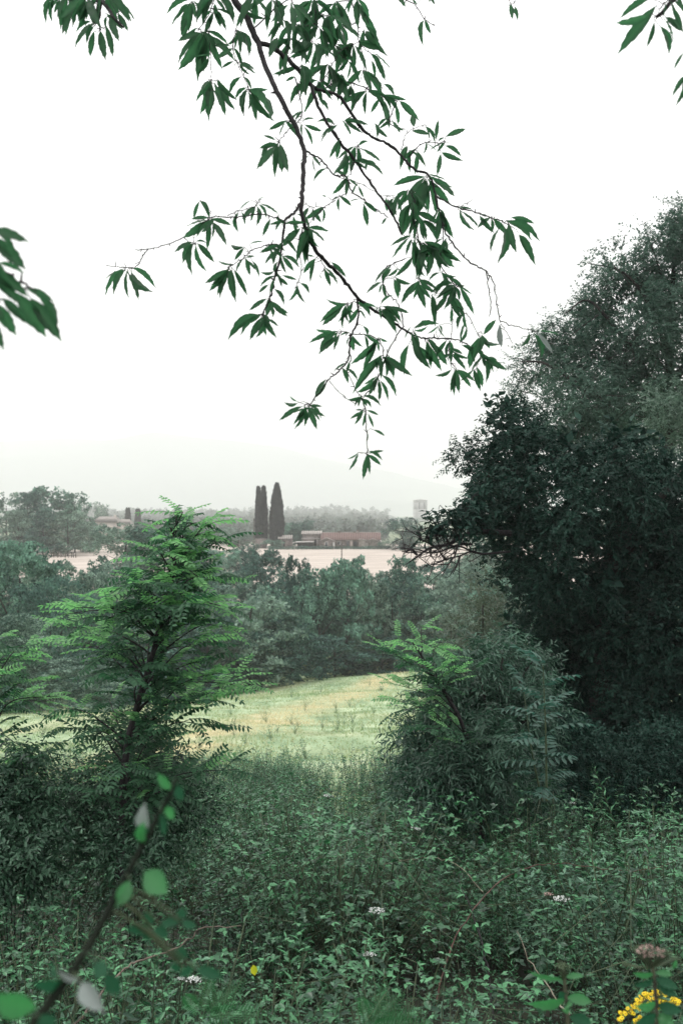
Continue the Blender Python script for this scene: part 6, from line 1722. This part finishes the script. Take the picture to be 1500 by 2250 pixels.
agrimony('blurred stalk with a flat dusty pink flower head near the bottom right corner', [(1446, 2330, 2.0), (1442, 2230, 2.0), (1436, 2150, 2.0), (1428, 2105, 2.0)],
         [(1428, 2086, 2.0, 62, M_PINK), (1402, 2082, 2.02, 34, M_GREENHEAD), (1460, 2092, 2.0, 34, M_GREENHEAD), (1484, 2104, 2.02, 22, M_GREENHEAD), (1372, 2116, 2.02, 18, M_GREENHEAD)],
         [((1436, 2140, 2.0), (1392, 2142, 1.98), 16, bl_me, .5), ((1438, 2138, 2.0), (1478, 2140, 2.0), 16, bl_me, .5), ((1436, 2150, 2.0), (1396, 2168, 1.96), 18, bl_dk, .4), ((1438, 2150, 2.0), (1490, 2172, 1.97), 22, bl_dk, .4), ((1440, 2165, 2.0), (1488, 2190, 1.97), 22, bl_dk, .3),
          ((1440, 2205, 2.0), (1400, 2215, 1.96), 24, bl_me, .3), ((1444, 2210, 2.0), (1496, 2222, 1.96), 26, bl_dk, .3), ((1444, 2230, 2.0), (1480, 2256, 1.96), 30, bl_me, .3), ((1442, 2230, 2.0), (1398, 2250, 1.96), 30, bl_dk, .3), ((1484, 2108, 2.0), (1478, 2130, 2.0), 10, bl_me, .2)], 1)
agrimony('blurred green-budded stalk left of the pink one at the bottom', [(1252, 2330, 2.2), (1246, 2230, 2.2), (1240, 2160, 2.2), (1238, 2135, 2.2)], [(1236, 2120, 2.2, 34, M_GREENHEAD)],
         [((1238, 2150, 2.2), (1160, 2140, 2.2), 14, bl_me, .6), ((1240, 2148, 2.2), (1282, 2142, 2.2), 14, bl_me, .6), ((1242, 2195, 2.2), (1165, 2212, 2.15), 26, bl_me, .4), ((1244, 2192, 2.2), (1300, 2200, 2.2), 24, bl_me, .4), ((1244, 2196, 2.2), (1228, 2180, 2.2), 22, bl_dk, .4), ((1246, 2200, 2.2), (1244, 2226, 2.1), 20, bl_me, .3), ((1250, 2235, 2.2), (1300, 2248, 2.2), 26, bl_dk, .3)], 2)

def ragwort():
    rng = np.random.default_rng(9)
    b = P(1440, 2330, 3.4)
    root = empty('ragwort', b); tag(root, 'ragwort with clusters of yellow flowers in the bottom right corner', 'flower')
    cl = [(1412, 2190, 24, 11), (1432, 2186, 18, 9), (1452, 2180, 16, 7), (1466, 2194, 22, 10), (1482, 2200, 16, 7), (1404, 2206, 14, 6), (1430, 2204, 12, 5), (1378, 2224, 22, 9), (1392, 2216, 12, 4), (1360, 2238, 10, 3), (1390, 2248, 14, 4), (1408, 2238, 12, 4), (1455, 2214, 10, 3)]
    st = []
    for (x, y, r, n) in cl:
        c = P(x, y + 14, 3.4); st.append(tube(smooth_line([b, (b + c) / 2 + [0, 0, -.03], c], 4), np.linspace(.004, .0018, 9), 4))
        for k in range(n):
            a = rng.uniform(0, 6.28); q = r * math.sqrt(rng.uniform(0, 1))
            e = P(x + q * math.cos(a), y + q * math.sin(a) * .5, 3.4 + rng.uniform(-.03, .03))
            st.append(tube([c, e - [0, 0, .003]], [.0011, .0009], 3))
            m = 10; aa = np.arange(m) * 2 * PI / m
            nv = nrm(np.array([rng.normal(0, .3), -.55, 1.0]))
            u = nrm(np.cross(nv, [1, 0.2, 0])); v = np.cross(nv, u)
            D_ = u * np.cos(aa)[:, None] + v * np.sin(aa)[:, None]
            s = .0085 * rng.uniform(.85, 1.15)
            fl = part('flower', [place(OVAL, np.repeat(e[None], m, 0), D_, np.repeat(nv[None], m, 0), s, s * .42)], M_YEL, root)
            part('eye', [tube([e - nv * .001, e + nv * .0015], [.0032, .0028], 7), (np.array([e + nv * .0016 + (u * math.cos(q_) + v * math.sin(q_)) * .0028 for q_ in np.arange(6) * PI / 3]), np.array([[0, 1, 2], [0, 2, 3], [0, 3, 4], [0, 4, 5]]), None)], M_ORG, fl)
    part('stems', st, M_STEM, root)['kind'] = 'stuff'
    n = 40
    ps = b + rng.uniform(0, 1, (n, 1)) * (P(1430, 2215, 3.4) - b) + rng.normal(0, .03, (n, 3))
    part('leaves', [place(OVAL, ps, sph(rng, n, .3), np.array([0, -.3, 1.0]) + rng.normal(0, .3, (n, 3)), .06, .022, rng.uniform(0, 1, n))], M_NET, root)['kind'] = 'stuff'
ragwort()
# ---------------------------------------------------------------- haze
hm, ht, ho = new_mat('haze')
pv = ht.nodes.new('ShaderNodeVolumePrincipled')
pv.inputs['Color'].default_value = (.995, .997, .995, 1)
pv.inputs['Density'].default_value = 0.00042
pv.inputs['Anisotropy'].default_value = 0.15
ht.links.new(pv.outputs[0], ho.inputs['Volume'])
hz_me = mesh_np([box(-8000, 8000, -90, 8100, -40, 520)], 'haze')
tag(link_mesh('haze', hz_me, hm), kind='stuff')
